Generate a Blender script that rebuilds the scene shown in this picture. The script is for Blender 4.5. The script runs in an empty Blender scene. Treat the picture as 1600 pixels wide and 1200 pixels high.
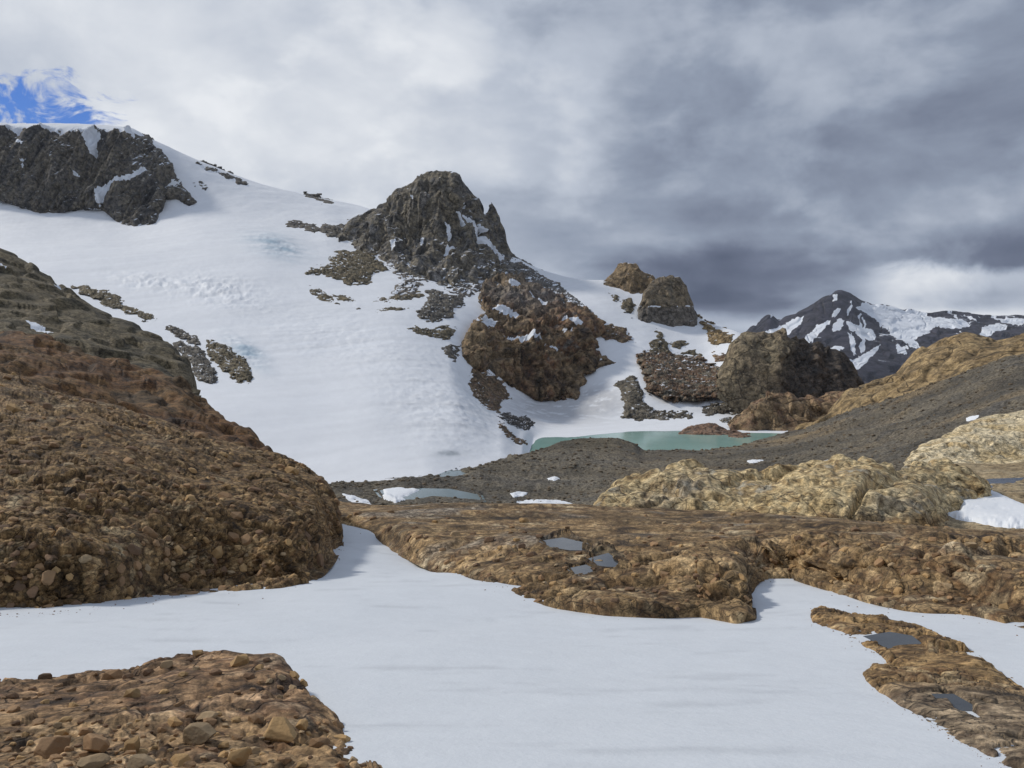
import bpy, bmesh, math, random
import numpy as np
from mathutils import Vector, Matrix
random.seed(7); rng = np.random.default_rng(7)
sc = bpy.context.scene
COL = sc.collection
F = 1201.0; CU = 800.0; HV = 560.0          # focal length in photo pixels, principal column, horizon row (photo 1600x1200)

# ------------------------------------------------------------------ camera
cam_d = bpy.data.cameras.new('camera'); cam = bpy.data.objects.new('camera', cam_d); COL.objects.link(cam)
cam.location = (0, 0, 0); cam.rotation_euler = (math.radians(90), 0, 0)
cam_d.sensor_fit = 'HORIZONTAL'; cam_d.angle = 2*math.atan(800/F); cam_d.shift_y = -(600-HV)/1600.0
cam_d.clip_start = 0.1; cam_d.clip_end = 60000
sc.camera = cam
sc.view_settings.view_transform = 'Standard'; sc.view_settings.look = 'None'
sc.view_settings.gamma = 1.0; sc.view_settings.exposure = 0.0; sc.view_settings.use_curve_mapping = False

# ------------------------------------------------------------------ light
SUN_AZ, SUN_EL = math.radians(-68), math.radians(38)      # azimuth measured from the view direction, negative = left
sun_dir = Vector((math.sin(SUN_AZ)*math.cos(SUN_EL), math.cos(SUN_AZ)*math.cos(SUN_EL), math.sin(SUN_EL)))
sl = bpy.data.lights.new('sun', 'SUN'); so = bpy.data.objects.new('sun', sl); COL.objects.link(so)
sl.energy = 2.3; sl.angle = math.radians(6); sl.color = (1.0, 0.94, 0.85)
so.rotation_euler = (-sun_dir).to_track_quat('-Z', 'Y').to_euler()

# ------------------------------------------------------------------ world: clear sky behind a broken overcast
w = bpy.data.worlds.new('World'); sc.world = w; w.use_nodes = True
NT = w.node_tree; NT.nodes.clear()
class NB:                                                    # tiny node-graph helper
    def __init__(s, nt): s.nt = nt
    def n(s, t, **kw):
        x = s.nt.nodes.new(t)
        for k, v in kw.items(): setattr(x, k, v)
        return x
    def put(s, sock, v):
        if hasattr(v, 'is_output') or isinstance(v, bpy.types.NodeSocket): s.nt.links.new(v, sock)
        else: sock.default_value = v
    def m(s, op, a, b=0.0, c=0.0, clamp=False):
        x = s.n('ShaderNodeMath', operation=op); x.use_clamp = clamp
        s.put(x.inputs[0], a); s.put(x.inputs[1], b); s.put(x.inputs[2], c); return x.outputs[0]
    def sm(s, v, a, b, lo=0.0, hi=1.0):
        x = s.n('ShaderNodeMapRange', interpolation_type='SMOOTHSTEP')
        s.put(x.inputs[0], v); s.put(x.inputs[1], a); s.put(x.inputs[2], b); s.put(x.inputs[3], lo); s.put(x.inputs[4], hi); return x.outputs[0]
    def mix(s, f, a, b, mode='MIX'):
        x = s.n('ShaderNodeMix', data_type='RGBA', blend_type=mode)
        s.put(x.inputs[0], f); s.put(x.inputs[6], a if not isinstance(a, tuple) else (*a, 1)); s.put(x.inputs[7], b if not isinstance(b, tuple) else (*b, 1)); return x.outputs[2]
    def noise(s, vec, scale, detail=6, rough=0.55, dist=0.0, out=0, lac=2.0):
        x = s.n('ShaderNodeTexNoise'); s.put(x.inputs['Vector'], vec); x.inputs['Scale'].default_value = scale
        x.inputs['Detail'].default_value = detail; x.inputs['Roughness'].default_value = rough; x.inputs['Distortion'].default_value = dist
        x.inputs['Lacunarity'].default_value = lac
        return x.outputs[out]
    def comb(s, a, b, c):
        x = s.n('ShaderNodeCombineXYZ'); s.put(x.inputs[0], a); s.put(x.inputs[1], b); s.put(x.inputs[2], c); return x.outputs[0]
B = NB(NT)
tc = B.n('ShaderNodeTexCoord'); sep = B.n('ShaderNodeSeparateXYZ'); NT.links.new(tc.outputs['Generated'], sep.inputs[0])
X, Y, Z = sep.outputs
sky = B.n('ShaderNodeTexSky', sky_type='NISHITA'); sky.sun_disc = False
sky.sun_elevation = SUN_EL; sky.sun_rotation = SUN_AZ; sky.altitude = 900
hyp = B.m('SQRT', B.m('ADD', B.m('MULTIPLY', X, X), B.m('MULTIPLY', Y, Y)))
el = B.m('DIVIDE', Z, B.m('MAXIMUM', hyp, 0.05))             # tangent of elevation
zz = B.m('ADD', B.m('MAXIMUM', Z, 0.0), 0.13)
px, py = B.m('DIVIDE', X, zz), B.m('DIVIDE', Y, zz)
P2 = B.comb(px, py, 0.0)
P3 = B.comb(B.m('MULTIPLY', X, 1.0), B.m('MULTIPLY', Y, 1.0), B.m('MULTIPLY', Z, 1.7))
n_big = B.noise(P2, 0.8, 3, 0.5, 0.4)
n_mid = B.noise(P3, 3.4, 7, 0.56, 0.25)
n_fin = B.noise(P3, 8.5, 8, 0.6, 0.35)
az = B.m('ARCTAN2', X, Y)                                    # 0 = view direction, positive = right
# sunlit side of the overcast: broad glow about the sun's side
glow = B.sm(B.m('SQRT', B.m('ADD', B.m('POWER', B.m('SUBTRACT', az, -0.40), 2.0), B.m('POWER', B.m('MULTIPLY', B.m('SUBTRACT', el, 0.27), 1.5), 2.0))), 0.62, 0.02)
left = B.sm(az, 0.35, -0.55)
t = B.m('ADD', 0.35, B.m('MULTIPLY', glow, 0.37))
t = B.m('ADD', t, B.m('MULTIPLY', left, 0.05))
t = B.m('ADD', t, B.m('MULTIPLY', B.m('SUBTRACT', n_big, 0.5), 0.50))
t = B.m('ADD', t, B.m('MULTIPLY', B.m('SUBTRACT', n_mid, 0.5), 0.54))
t = B.m('ADD', t, B.m('MULTIPLY', B.m('SUBTRACT', n_fin, 0.5), 0.17))
n_bil = B.noise(P3, 5.2, 9, 0.52, 0.15)
t = B.m('ADD', t, B.m('MULTIPLY', B.m('SUBTRACT', B.sm(n_bil, 0.44, 0.62), 0.45), 0.13))
# low cloud base: dark band with a brighter strip of far cloud beneath it
elw = B.m('ADD', el, B.m('MULTIPLY', B.m('SUBTRACT', n_mid, 0.5), 0.07))
rightness = B.sm(az, 0.05, 0.28)
band = B.m('MULTIPLY', B.m('MULTIPLY', B.sm(elw, 0.165, 0.105), B.sm(elw, 0.050, 0.078)), B.m('MULTIPLY', rightness, 0.26))
t = B.m('SUBTRACT', t, band)
strip = B.m('MULTIPLY', B.sm(elw, 0.070, 0.045), rightness)
t = B.m('ADD', t, B.m('MULTIPLY', strip, 0.16))
cum = B.m('MULTIPLY', B.sm(B.m('ADD', el, B.m('MULTIPLY', B.m('SUBTRACT', n_fin, 0.5), 0.10)), 0.108, 0.085), B.sm(az, 0.40, 0.47))
t = B.m('ADD', t, B.m('MULTIPLY', cum, B.m('ADD', 0.22, B.m('MULTIPLY', n_fin, 0.36))))
ramp = B.n('ShaderNodeValToRGB'); NT.links.new(t, ramp.inputs[0])
cr = ramp.color_ramp
stops = [(0.0, (0.075, 0.095, 0.15)), (0.16, (0.145, 0.172, 0.245)), (0.32, (0.285, 0.332, 0.425)), (0.5, (0.50, 0.55, 0.64)), (0.7, (0.79, 0.82, 0.865)), (1.0, (0.97, 0.98, 1.0))]
cr.elements[0].position, cr.elements[0].color = stops[0][0], (*stops[0][1], 1)
cr.elements[1].position, cr.elements[1].color = stops[-1][0], (*stops[-1][1], 1)
for p, c in stops[1:-1]:
    e = cr.elements.new(p); e.color = (*c, 1)
cl = B.mix(1.0, ramp.outputs[0], (10.0, 10.0, 10.0), 'MULTIPLY')
# gap in the clouds above the cliff
gx = B.m('SUBTRACT', az, -0.565); gy = B.m('SUBTRACT', el, 0.275)
n_gap = B.noise(P3, 17.0, 8, 0.62, 0.6)
gd = B.m('SQRT', B.m('ADD', B.m('POWER', B.m('MULTIPLY', gx, 0.75), 2.0), B.m('POWER', B.m('MULTIPLY', gy, 1.55), 2.0)))
gap = B.sm(B.m('ADD', gd, B.m('MULTIPLY', B.m('SUBTRACT', n_gap, 0.5), 0.30)), 0.062, 0.020)
skyc = B.mix(1.0, sky.outputs[0], (0.30, 0.50, 0.92), 'MULTIPLY')
col = B.mix(gap, cl, skyc)
bg = B.n('ShaderNodeBackground'); NT.links.new(col, bg.inputs[0]); bg.inputs[1].default_value = 0.1
ow = B.n('ShaderNodeOutputWorld'); NT.links.new(bg.outputs[0], ow.inputs[0])

# ------------------------------------------------------------------ numpy noise
TG = rng.normal(size=(64, 64, 64, 3)).astype(np.float32); TG /= np.linalg.norm(TG, axis=-1, keepdims=True)
TJ = rng.random((64, 64, 64, 3)).astype(np.float32)
def perlin(P):
    P = np.asarray(P, np.float32); I = np.floor(P).astype(np.int32); f = P-I
    w_ = f*f*f*(f*(f*6-15)+10); out = 0
    for dx in (0, 1):
        for dy in (0, 1):
            for dz in (0, 1):
                g = TG[(I[..., 0]+dx) & 63, (I[..., 1]+dy) & 63, (I[..., 2]+dz) & 63]
                d = g[..., 0]*(f[..., 0]-dx)+g[..., 1]*(f[..., 1]-dy)+g[..., 2]*(f[..., 2]-dz)
                wt = (w_[..., 0] if dx else 1-w_[..., 0])*(w_[..., 1] if dy else 1-w_[..., 1])*(w_[..., 2] if dz else 1-w_[..., 2])
                out = out+wt*d
    return out*1.5
ROT = np.array(Matrix.Rotation(0.7, 3, Vector((1, 2, 3)).normalized()), np.float32)
def fbm(P, octs=5, gain=0.5, ridged=False):
    P = np.asarray(P, np.float32); a, s, out = 1.0, 0.0, 0
    for i in range(octs):
        n = perlin(P)
        if ridged: n = 1-2*np.abs(n)
        out = out+a*n; s += a; a *= gain; P = (P*2.03)@ROT.T+7.3
    return out/s
def worley(P):
    P = np.asarray(P, np.float32); I = np.floor(P).astype(np.int32); f = P-I
    F1 = np.full(P.shape[:-1], 9, np.float32); F2 = F1.copy(); idv = np.zeros_like(F1)
    for dx in (-1, 0, 1):
        for dy in (-1, 0, 1):
            for dz in (-1, 0, 1):
                j = TJ[(I[..., 0]+dx) & 63, (I[..., 1]+dy) & 63, (I[..., 2]+dz) & 63]
                d = (f[..., 0]-dx-j[..., 0])**2+(f[..., 1]-dy-j[..., 1])**2+(f[..., 2]-dz-j[..., 2])**2
                c = d < F1
                F2 = np.where(c, F1, np.minimum(F2, d)); idv = np.where(c, (j[..., 0]*7.13+j[..., 1]*3.7) % 1.0, idv); F1 = np.where(c, d, F1)
    return np.sqrt(F1), np.sqrt(F2), idv
def facets(P, tilt=1.0, crack=0.5, cw=0.07):
    """broken rock: every cell a block with its own tilted face and level, open joints between"""
    P = np.asarray(P, np.float32); I = np.floor(P).astype(np.int32); f = P-I
    F1 = np.full(P.shape[:-1], 9, np.float32); F2 = F1.copy(); cell = np.zeros(P.shape[:-1], np.int32); off = np.zeros(P.shape, np.float32)
    for dx in (-1, 0, 1):
        for dy in (-1, 0, 1):
            for dz in (-1, 0, 1):
                a, b_, c = (I[..., 0]+dx) & 63, (I[..., 1]+dy) & 63, (I[..., 2]+dz) & 63
                j = TJ[a, b_, c]; o = f-np.array([dx, dy, dz], np.float32)-j; d = (o*o).sum(-1); m_ = d < F1
                F2 = np.where(m_, F1, np.minimum(F2, d)); F1 = np.where(m_, d, F1)
                cell = np.where(m_, (a*64+b_)*64+c, cell); off = np.where(m_[..., None], o, off)
    g = TG.reshape(-1, 3)[cell]; rnd = (TJ.reshape(-1, 3)[cell][..., 0]*5.3+TJ.reshape(-1, 3)[cell][..., 1]*3.1) % 1.0
    gap = np.sqrt(F2)-np.sqrt(F1)
    return (g*off).sum(-1)*tilt+0.7*(rnd-0.5)-crack*np.exp(-gap/cw), rnd
def sstep(x, a, b):
    t_ = np.clip((x-a)/(b-a), 0, 1); return t_*t_*(3-2*t_)
def lerp(a, b, t_): return a+(b-a)*t_

# ------------------------------------------------------------------ lofted terrain sheets
def pchip_slopes(h, y, axis_len):
    dl = np.diff(y, axis=0)/h
    m = np.zeros_like(y)
    if axis_len > 2:
        a, b = dl[:-1], dl[1:]
        ok = (a*b) > 0
        m[1:-1] = np.where(ok, 2*a*b/np.where(ok, a+b, 1), 0)
    m[0], m[-1] = dl[0], dl[-1]
    return m
def herm(y0, y1, m0, m1, t_, h=1.0):
    return (2*t_**3-3*t_**2+1)*y0+(t_**3-2*t_**2+t_)*h*m0+(-2*t_**3+3*t_**2)*y1+(t_**3-t_**2)*h*m1
def curve(pts, us):
    """polyline of (u, v, d) -> smooth v(u), d(u)"""
    p = np.array(sorted(pts), float); x = p[:, 0]; y = p[:, 1:]
    if len(x) == 1: return np.full_like(us, y[0, 0]), np.full_like(us, y[0, 1])
    h = np.diff(x)[:, None]; m = pchip_slopes(h, y, len(x))
    uc = np.clip(us, x[0], x[-1]); i = np.clip(np.searchsorted(x, uc, 'right')-1, 0, len(x)-2)
    t_ = ((uc-x[i])/(x[i+1]-x[i]))[:, None]; hh = (x[i+1]-x[i])[:, None]
    r = herm(y[i], y[i+1], m[i], m[i+1], t_, hh)
    return r[:, 0], r[:, 1]
def vz(v, d): return d*(HV-v)/F
def soften(d, n=1):
    for _ in range(n):
        for ax in (0, 1):
            p = np.concatenate([np.take(d, [0], ax), d, np.take(d, [-1], ax)], ax)
            d = 0.25*np.take(p, range(0, d.shape[ax]), ax)+0.5*d+0.25*np.take(p, range(2, d.shape[ax]+2), ax)
    return d
class Grid: pass
def loft(curves, u0, u1, du, dv, minseg=4, maxseg=500):
    """curves: list of polylines [(u,v,d)...] or ('back', dd, dz) relative to the curve before. Returns grid of points."""
    us = np.arange(u0, u1+du, du); K = len(curves); D = np.zeros((K, len(us))); Zc = D.copy()
    for k, c in enumerate(curves):
        if c[0] == 'back': D[k] = D[k-1]+c[1]; Zc[k] = Zc[k-1]+c[2]
        else:
            v, d = curve(c, us); D[k] = d; Zc[k] = vz(v, d)
    mD, mZ = pchip_slopes(1.0, D, K), pchip_slopes(1.0, Zc, K)
    Dl, Zl = [], []
    Vc = HV-F*Zc/D
    for k in range(K-1):
        n = int(np.clip(np.max(np.abs(Vc[k+1]-Vc[k]))/dv, minseg, maxseg))
        if curves[k+1][0] == 'back': n = max(minseg, min(n, 12))
        for j in range(n + (1 if k == K-2 else 0)):
            t_ = j/n
            Dl.append(herm(D[k], D[k+1], mD[k], mD[k+1], t_)); Zl.append(herm(Zc[k], Zc[k+1], mZ[k], mZ[k+1], t_))
    g = Grid(); g.us = us; D = np.array(Dl); g.D = D; Zz = np.array(Zl)
    g.U = np.broadcast_to(us, D.shape); g.V = HV-F*Zz/D
    g.P = np.stack([D*(g.U-CU)/F, D, Zz], -1)
    return g
def normals(P):
    a = np.gradient(P, axis=1); b = np.gradient(P, axis=0)
    n = np.cross(a, b); n /= np.maximum(np.linalg.norm(n, axis=-1, keepdims=True), 1e-9); return n
def depth_at(g, u, v):
    """distance of a sheet under pixels (columns u, rows v): first hit from the camera"""
    out = np.zeros((len(v), len(u)))
    fi = np.clip((u-g.us[0])/(g.us[1]-g.us[0]), 0, len(g.us)-1.001)
    for j in range(len(u)):
        i = int(fi[j]); t_ = fi[j]-i
        V = g.V[:, i]*(1-t_)+g.V[:, i+1]*t_; D = g.D[:, i]*(1-t_)+g.D[:, i+1]*t_
        run = np.minimum.accumulate(V); keep = V <= run+1e-9
        Vk, Dk = V[keep], D[keep]
        out[:, j] = np.interp(-v, -Vk, Dk)
    return out
def poly_sd(U, V, poly):
    p = np.array(poly, float); q = np.roll(p, -1, 0)
    d2 = np.full(U.shape, 1e18); ins = np.zeros(U.shape, bool)
    for a, b in zip(p, q):
        e = b-a; t_ = np.clip(((U-a[0])*e[0]+(V-a[1])*e[1])/max(e@e, 1e-9), 0, 1)
        d2 = np.minimum(d2, (U-a[0]-t_*e[0])**2+(V-a[1]-t_*e[1])**2)
        c = ((a[1] > V) != (b[1] > V))
        with np.errstate(divide='ignore', invalid='ignore'):
            c &= U < (b[0]-a[0])*(V-a[1])/(b[1]-a[1]+1e-12)+a[0]
        ins ^= c
    return np.where(ins, 1, -1)*np.sqrt(d2)

# ------------------------------------------------------------------ objects
def link(o, parent=None):
    COL.objects.link(o)
    if parent: o.parent = parent
    return o
def tag(o, label=None, cat=None, group=None, kind=None):
    for k, v in (('label', label), ('category', cat), ('group', group), ('kind', kind)):
        if v: o[k] = v
    return o
def grid_mesh(name, P, mat, mask=None, attrs=None, parent=None, smooth=True):
    nt, nu = P.shape[:2]; idx = np.arange(nt*nu).reshape(nt, nu)
    q = np.stack([idx[:-1, :-1], idx[:-1, 1:], idx[1:, 1:], idx[1:, :-1]], -1).reshape(-1, 4)
    if mask is not None:
        mk = mask.reshape(-1); q = q[mk[q].any(1)]
    used = np.unique(q); re = np.full(nt*nu, -1); re[used] = np.arange(len(used)); q = re[q]
    co = P.reshape(-1, 3)[used]
    me = bpy.data.meshes.new(name)
    me.vertices.add(len(co)); me.vertices.foreach_set('co', co.astype(np.float32).ravel())
    me.loops.add(q.size); me.loops.foreach_set('vertex_index', q.astype(np.int32).ravel())
    me.polygons.add(len(q)); me.polygons.foreach_set('loop_start', (np.arange(len(q))*4).astype(np.int32))
    me.polygons.foreach_set('loop_total', np.full(len(q), 4, np.int32))
    me.polygons.foreach_set('use_smooth', np.full(len(q), smooth))
    me.update(calc_edges=True)
    for k, a in (attrs or {}).items():
        if a.ndim == 3:
            at = me.attributes.new(k, 'FLOAT_COLOR', 'POINT'); v = np.ones((nt*nu, 4), np.float32); v[:, :3] = a.reshape(-1, 3); at.data.foreach_set('color', v[used].ravel())
        else:
            at = me.attributes.new(k, 'FLOAT', 'POINT'); at.data.foreach_set('value', a.reshape(-1)[used].astype(np.float32))
    me.materials.append(mat); me.validate()
    return link(bpy.data.objects.new(name, me), parent)

# ------------------------------------------------------------------ materials
MATS = {}
def rock_mat(name, scale, bump=0.5, bdist=0.03, rough=0.85, spec=0.3):
    """stone: tint from the 'col' attribute, grain and fine relief from noise, snow where the 'snow' attribute says so"""
    m = bpy.data.materials.new(name); m.use_nodes = True; nt = m.node_tree; b = NB(nt); bs = nt.nodes['Principled BSDF']
    g = b.n('ShaderNodeNewGeometry').outputs['Position']
    a = b.n('ShaderNodeAttribute', attribute_name='col').outputs['Color']
    s = b.n('ShaderNodeAttribute', attribute_name='snow').outputs['Fac']
    n1 = b.noise(g, scale, 8, 0.68); n2 = b.noise(g, scale*4.3, 6, 0.65, 0.3)
    k = b.m('MULTIPLY', b.m('ADD', 0.30, b.m('MULTIPLY', b.sm(n1, 0.30, 0.68), 1.25)), b.m('ADD', 0.62, b.m('MULTIPLY', b.sm(n2, 0.3, 0.7), 0.76)))
    c = b.mix(1.0, a, b.comb(k, k, k), 'MULTIPLY')
    wet = b.sm(b.noise(g, scale*0.45, 5, 0.6), 0.60, 0.68)
    c = b.mix(b.m('MULTIPLY', wet, 0.25), c, (0.10, 0.085, 0.07))
    mp = b.n('ShaderNodeMapping'); nt.links.new(g, mp.inputs['Vector']); mp.inputs['Scale'].default_value = (1, 1, 1.7); mp.inputs['Rotation'].default_value = (0.25, 0.15, 0.3)
    wv = b.n('ShaderNodeVectorMath', operation='MULTIPLY_ADD'); nt.links.new(b.noise(g, scale*0.5, 4, 0.6, out=1), wv.inputs[0]); wv.inputs[1].default_value = (0.55/scale*2,)*3; nt.links.new(mp.outputs[0], wv.inputs[2])
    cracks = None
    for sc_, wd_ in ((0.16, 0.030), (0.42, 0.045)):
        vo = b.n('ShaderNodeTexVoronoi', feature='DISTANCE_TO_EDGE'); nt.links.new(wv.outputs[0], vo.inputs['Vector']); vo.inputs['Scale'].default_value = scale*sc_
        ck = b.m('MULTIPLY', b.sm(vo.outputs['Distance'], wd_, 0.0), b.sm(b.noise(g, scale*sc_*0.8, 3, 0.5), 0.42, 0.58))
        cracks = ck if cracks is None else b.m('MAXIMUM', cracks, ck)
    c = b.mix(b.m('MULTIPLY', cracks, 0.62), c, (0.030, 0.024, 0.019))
    sf = b.sm(b.m('ADD', s, b.m('MULTIPLY', b.m('SUBTRACT', n1, 0.5), 0.55)), 0.44, 0.56)
    c = b.mix(sf, c, (0.82, 0.86, 0.92))
    nt.links.new(c, bs.inputs['Base Color']); bs.inputs['Roughness'].default_value = rough; bs.inputs['Specular IOR Level'].default_value = spec
    bp = b.n('ShaderNodeBump'); bp.inputs['Strength'].default_value = bump; bp.inputs['Distance'].default_value = bdist
    nt.links.new(b.m('SUBTRACT', b.m('ADD', n1, b.m('MULTIPLY', n2, 0.4)), b.m('MULTIPLY', cracks, 0.9)), bp.inputs['Height']); nt.links.new(bp.outputs[0], bs.inputs['Normal'])
    return m
def snow_mat(name, scale, bump=0.25, bdist=0.01, sss=0.0):
    m = bpy.data.materials.new(name); m.use_nodes = True; nt = m.node_tree; b = NB(nt); bs = nt.nodes['Principled BSDF']
    g = b.n('ShaderNodeNewGeometry').outputs['Position']
    a = b.n('ShaderNodeAttribute', attribute_name='col').outputs['Color']
    n1 = b.noise(g, scale, 6, 0.6); n2 = b.noise(g, scale*14, 3, 0.6)
    k = b.m('ADD', 0.93, b.m('MULTIPLY', n1, 0.11))
    c = b.mix(1.0, a, b.comb(k, k, k), 'MULTIPLY')
    nt.links.new(c, bs.inputs['Base Color']); bs.inputs['Roughness'].default_value = 0.65; bs.inputs['Specular IOR Level'].default_value = 0.25
    bp = b.n('ShaderNodeBump'); bp.inputs['Strength'].default_value = bump; bp.inputs['Distance'].default_value = bdist
    nt.links.new(b.m('ADD', n1, b.m('MULTIPLY', n2, 0.12)), bp.inputs['Height']); nt.links.new(bp.outputs[0], bs.inputs['Normal'])
    return m
def water_mat(name, colr, rough=0.08):
    m = bpy.data.materials.new(name); m.use_nodes = True; nt = m.node_tree; b = NB(nt); bs = nt.nodes['Principled BSDF']
    g = b.n('ShaderNodeNewGeometry').outputs['Position']
    n = b.noise(g, 0.05, 4, 0.6)
    c = b.mix(n, tuple(x*0.8 for x in colr), tuple(x*1.2 for x in colr))
    nt.links.new(c, bs.inputs['Base Color']); bs.inputs['Roughness'].default_value = rough
    bp = b.n('ShaderNodeBump'); bp.inputs['Strength'].default_value = 0.12; bp.inputs['Distance'].default_value = 0.05
    nt.links.new(b.noise(g, 1.5, 3, 0.5), bp.inputs['Height']); nt.links.new(bp.outputs[0], bs.inputs['Normal'])
    return m
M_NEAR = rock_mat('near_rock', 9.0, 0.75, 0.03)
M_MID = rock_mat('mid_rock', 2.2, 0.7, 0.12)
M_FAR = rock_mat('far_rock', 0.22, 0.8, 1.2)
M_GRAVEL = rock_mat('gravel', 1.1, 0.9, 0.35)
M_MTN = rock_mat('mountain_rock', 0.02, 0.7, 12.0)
M_SNOWN = snow_mat('near_snow', 2.2, 0.6, 0.035)
M_SNOWF = snow_mat('glacier_snow', 0.12, 0.5, 0.35)
M_LAKE = water_mat('lake_water', (0.30, 0.52, 0.465), 0.14)
M_POND = water_mat('pond_water', (0.05, 0.055, 0.06), 0.05)
M_MELT = water_mat('melt_water', (0.20, 0.27, 0.29), 0.15)
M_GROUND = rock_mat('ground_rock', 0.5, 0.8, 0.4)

def tint(P, L, cols, seed=0.0, contrast=1.6, stretch=(1, 1, 1)):
    """blend a short palette by noise of wavelength L metres"""
    n = fbm(P*np.array(stretch, np.float32)/L+seed, 4, 0.55); n2 = fbm(P/(L*0.33)+seed+31, 3, 0.55)
    t_ = np.clip(0.5+contrast*(0.65*n+0.45*n2), 0, 0.9999)*(len(cols)-1)
    c = np.array(cols, float); i = np.floor(t_).astype(int); f = (t_-i)[..., None]
    return c[i]*(1-f)+c[np.minimum(i+1, len(cols)-1)]*f

GREY = [(0.055, 0.053, 0.052), (0.115, 0.108, 0.10), (0.18, 0.155, 0.115), (0.09, 0.086, 0.082), (0.22, 0.20, 0.17)]
OLIVE = [(0.06, 0.053, 0.038), (0.14, 0.118, 0.076), (0.20, 0.16, 0.095), (0.10, 0.09, 0.068)]
RUST = [(0.065, 0.038, 0.022), (0.19, 0.095, 0.040), (0.26, 0.15, 0.065), (0.13, 0.085, 0.045)]
BROWN = [(0.075, 0.048, 0.026), (0.22, 0.135, 0.058), (0.38, 0.25, 0.115), (0.14, 0.078, 0.034), (0.46, 0.34, 0.185)]
OCHRE = [(0.20, 0.135, 0.062), (0.42, 0.31, 0.155), (0.58, 0.46, 0.26), (0.34, 0.235, 0.11), (0.36, 0.325, 0.245)]
TAN = [(0.13, 0.095, 0.05), (0.25, 0.175, 0.088), (0.34, 0.245, 0.125), (0.18, 0.135, 0.08)]
SCREE = [(0.085, 0.076, 0.062), (0.125, 0.112, 0.090), (0.165, 0.140, 0.100), (0.10, 0.092, 0.08)]
MASSIF = [(0.055, 0.043, 0.034), (0.15, 0.108, 0.066), (0.25, 0.18, 0.105), (0.15, 0.08, 0.043), (0.15, 0.138, 0.12)]

def crag(P, L, A, vert=0.45, blocky=0.6, seed=0.0, dep=1.0):
    """craggy relief: tall blocks and gullies of wavelength L, height A"""
    Q = P*np.array([1, dep, vert], np.float32)/L+seed
    n = fbm(Q, 5, 0.55, ridged=True)*0.6+fbm(Q*0.4+9, 3)*0.9
    if blocky:
        n = 0.55*n+blocky*1.25*facets((Q+0.22*np.stack([perlin(Q*1.7), perlin(Q*1.7+5), perlin(Q*1.7+11)], -1))*1.2, 1.6, 0.45)[0]
    return n*A
def ribs(P, L, A, vert=0.2, dep=0.25, seed=0.0):
    """buttresses and gullies running down a face"""
    Q = P*np.array([1, dep, vert], np.float32)/L+seed
    w1 = Q+0.35*np.stack([perlin(Q*1.3+3), perlin(Q*1.3+8), perlin(Q*1.3+1)], -1)
    return A*(0.9*(0.5-np.abs(perlin(w1))*1.6)+0.5*(0.5-np.abs(perlin(w1*2.3+5))*1.6)+0.28*(0.5-np.abs(perlin(w1*5.1+2))*1.6))
def slope_snow(P, thr=0.75, wid=0.2, noise_l=20.0, amp=0.5, seed=0.0):
    n = normals(P); s = np.abs(n[..., 2])
    return np.clip(0.5+(s-thr)/wid*0.5+amp*fbm(P/noise_l+seed, 4), 0, 1)

def outcrop(name, base, poly, mat, cols, bulge, parent=None, L=None, A=None, edge=3.0, ew=14.0, du=1.3, snow=None, label=None, cat=None, vert=0.5, seed=None, snow_polys=(), group=None, blocky=0.6, post=None, dep=1.0, rib=None, ts=(1, 1, 1)):
    """a rock standing out of a sheet: outline traced on the sheet, swelling out of it, its rim sunk below the surface"""
    seed = rng.random()*50 if seed is None else seed
    p = np.array(poly, float); u = np.arange(p[:, 0].min()-9, p[:, 0].max()+9, du); v = np.arange(p[:, 1].max()+9, p[:, 1].min()-9, -du)
    U, V = np.meshgrid(u, v); D0 = depth_at(base, u, v)
    Qn = np.stack([U/15.0+V/40.0, V/(11.0 if edge < 4 else 5.5), np.full_like(U, seed)], -1)
    sd = poly_sd(U, V, poly)+edge*fbm(Qn, 4, 0.6)*1.6
    mpp = np.median(D0)/F
    inn = np.maximum(sd, 0); B_ = bulge*mpp*(1-np.exp(-inn/ew))+np.where(sd > 0, 1.2*mpp*sstep(sd, 0, 1.5), 0)+np.minimum(sd, 0)*mpp*2.0
    D = D0-B_
    P = np.stack([D*(U-CU)/F, D, D*(HV-V)/F], -1)
    L = (L or 14)*mpp; A = (2.6 if A is None else A)*mpp
    N = normals(P); N *= np.where((N[..., 1] > 0), -1, 1)[..., None]
    dsp = crag(P, L, A, vert, blocky, seed, dep)+crag(P, L*0.36, A*0.33, vert, blocky, seed+5, dep)
    if rib: dsp = dsp+ribs(P, rib[0], rib[1], rib[2], rib[3], seed)
    P = P+N*(dsp*sstep(sd, -1, 6))[..., None]
    c = tint(P, L*1.8, cols, seed, 1.6, ts)
    sn = np.zeros(U.shape)
    if snow: sn = slope_snow(P, snow[0], snow[1], L*1.2, snow[2], seed)*sstep(sd, -2, 3)
    for sp in snow_polys: sn = np.maximum(sn, sstep(poly_sd(U, V, sp)+6.0*fbm(Qn*2.2, 4, 0.6)-0.5, -1.5, 1.5))
    at = {'col': c, 'snow': sn}
    if post: post(U, V, P, at)
    o = grid_mesh(name, P, mat, sd > -3.5, at, parent)
    if label: tag(o, label, cat or 'rock', group)
    return o

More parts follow.
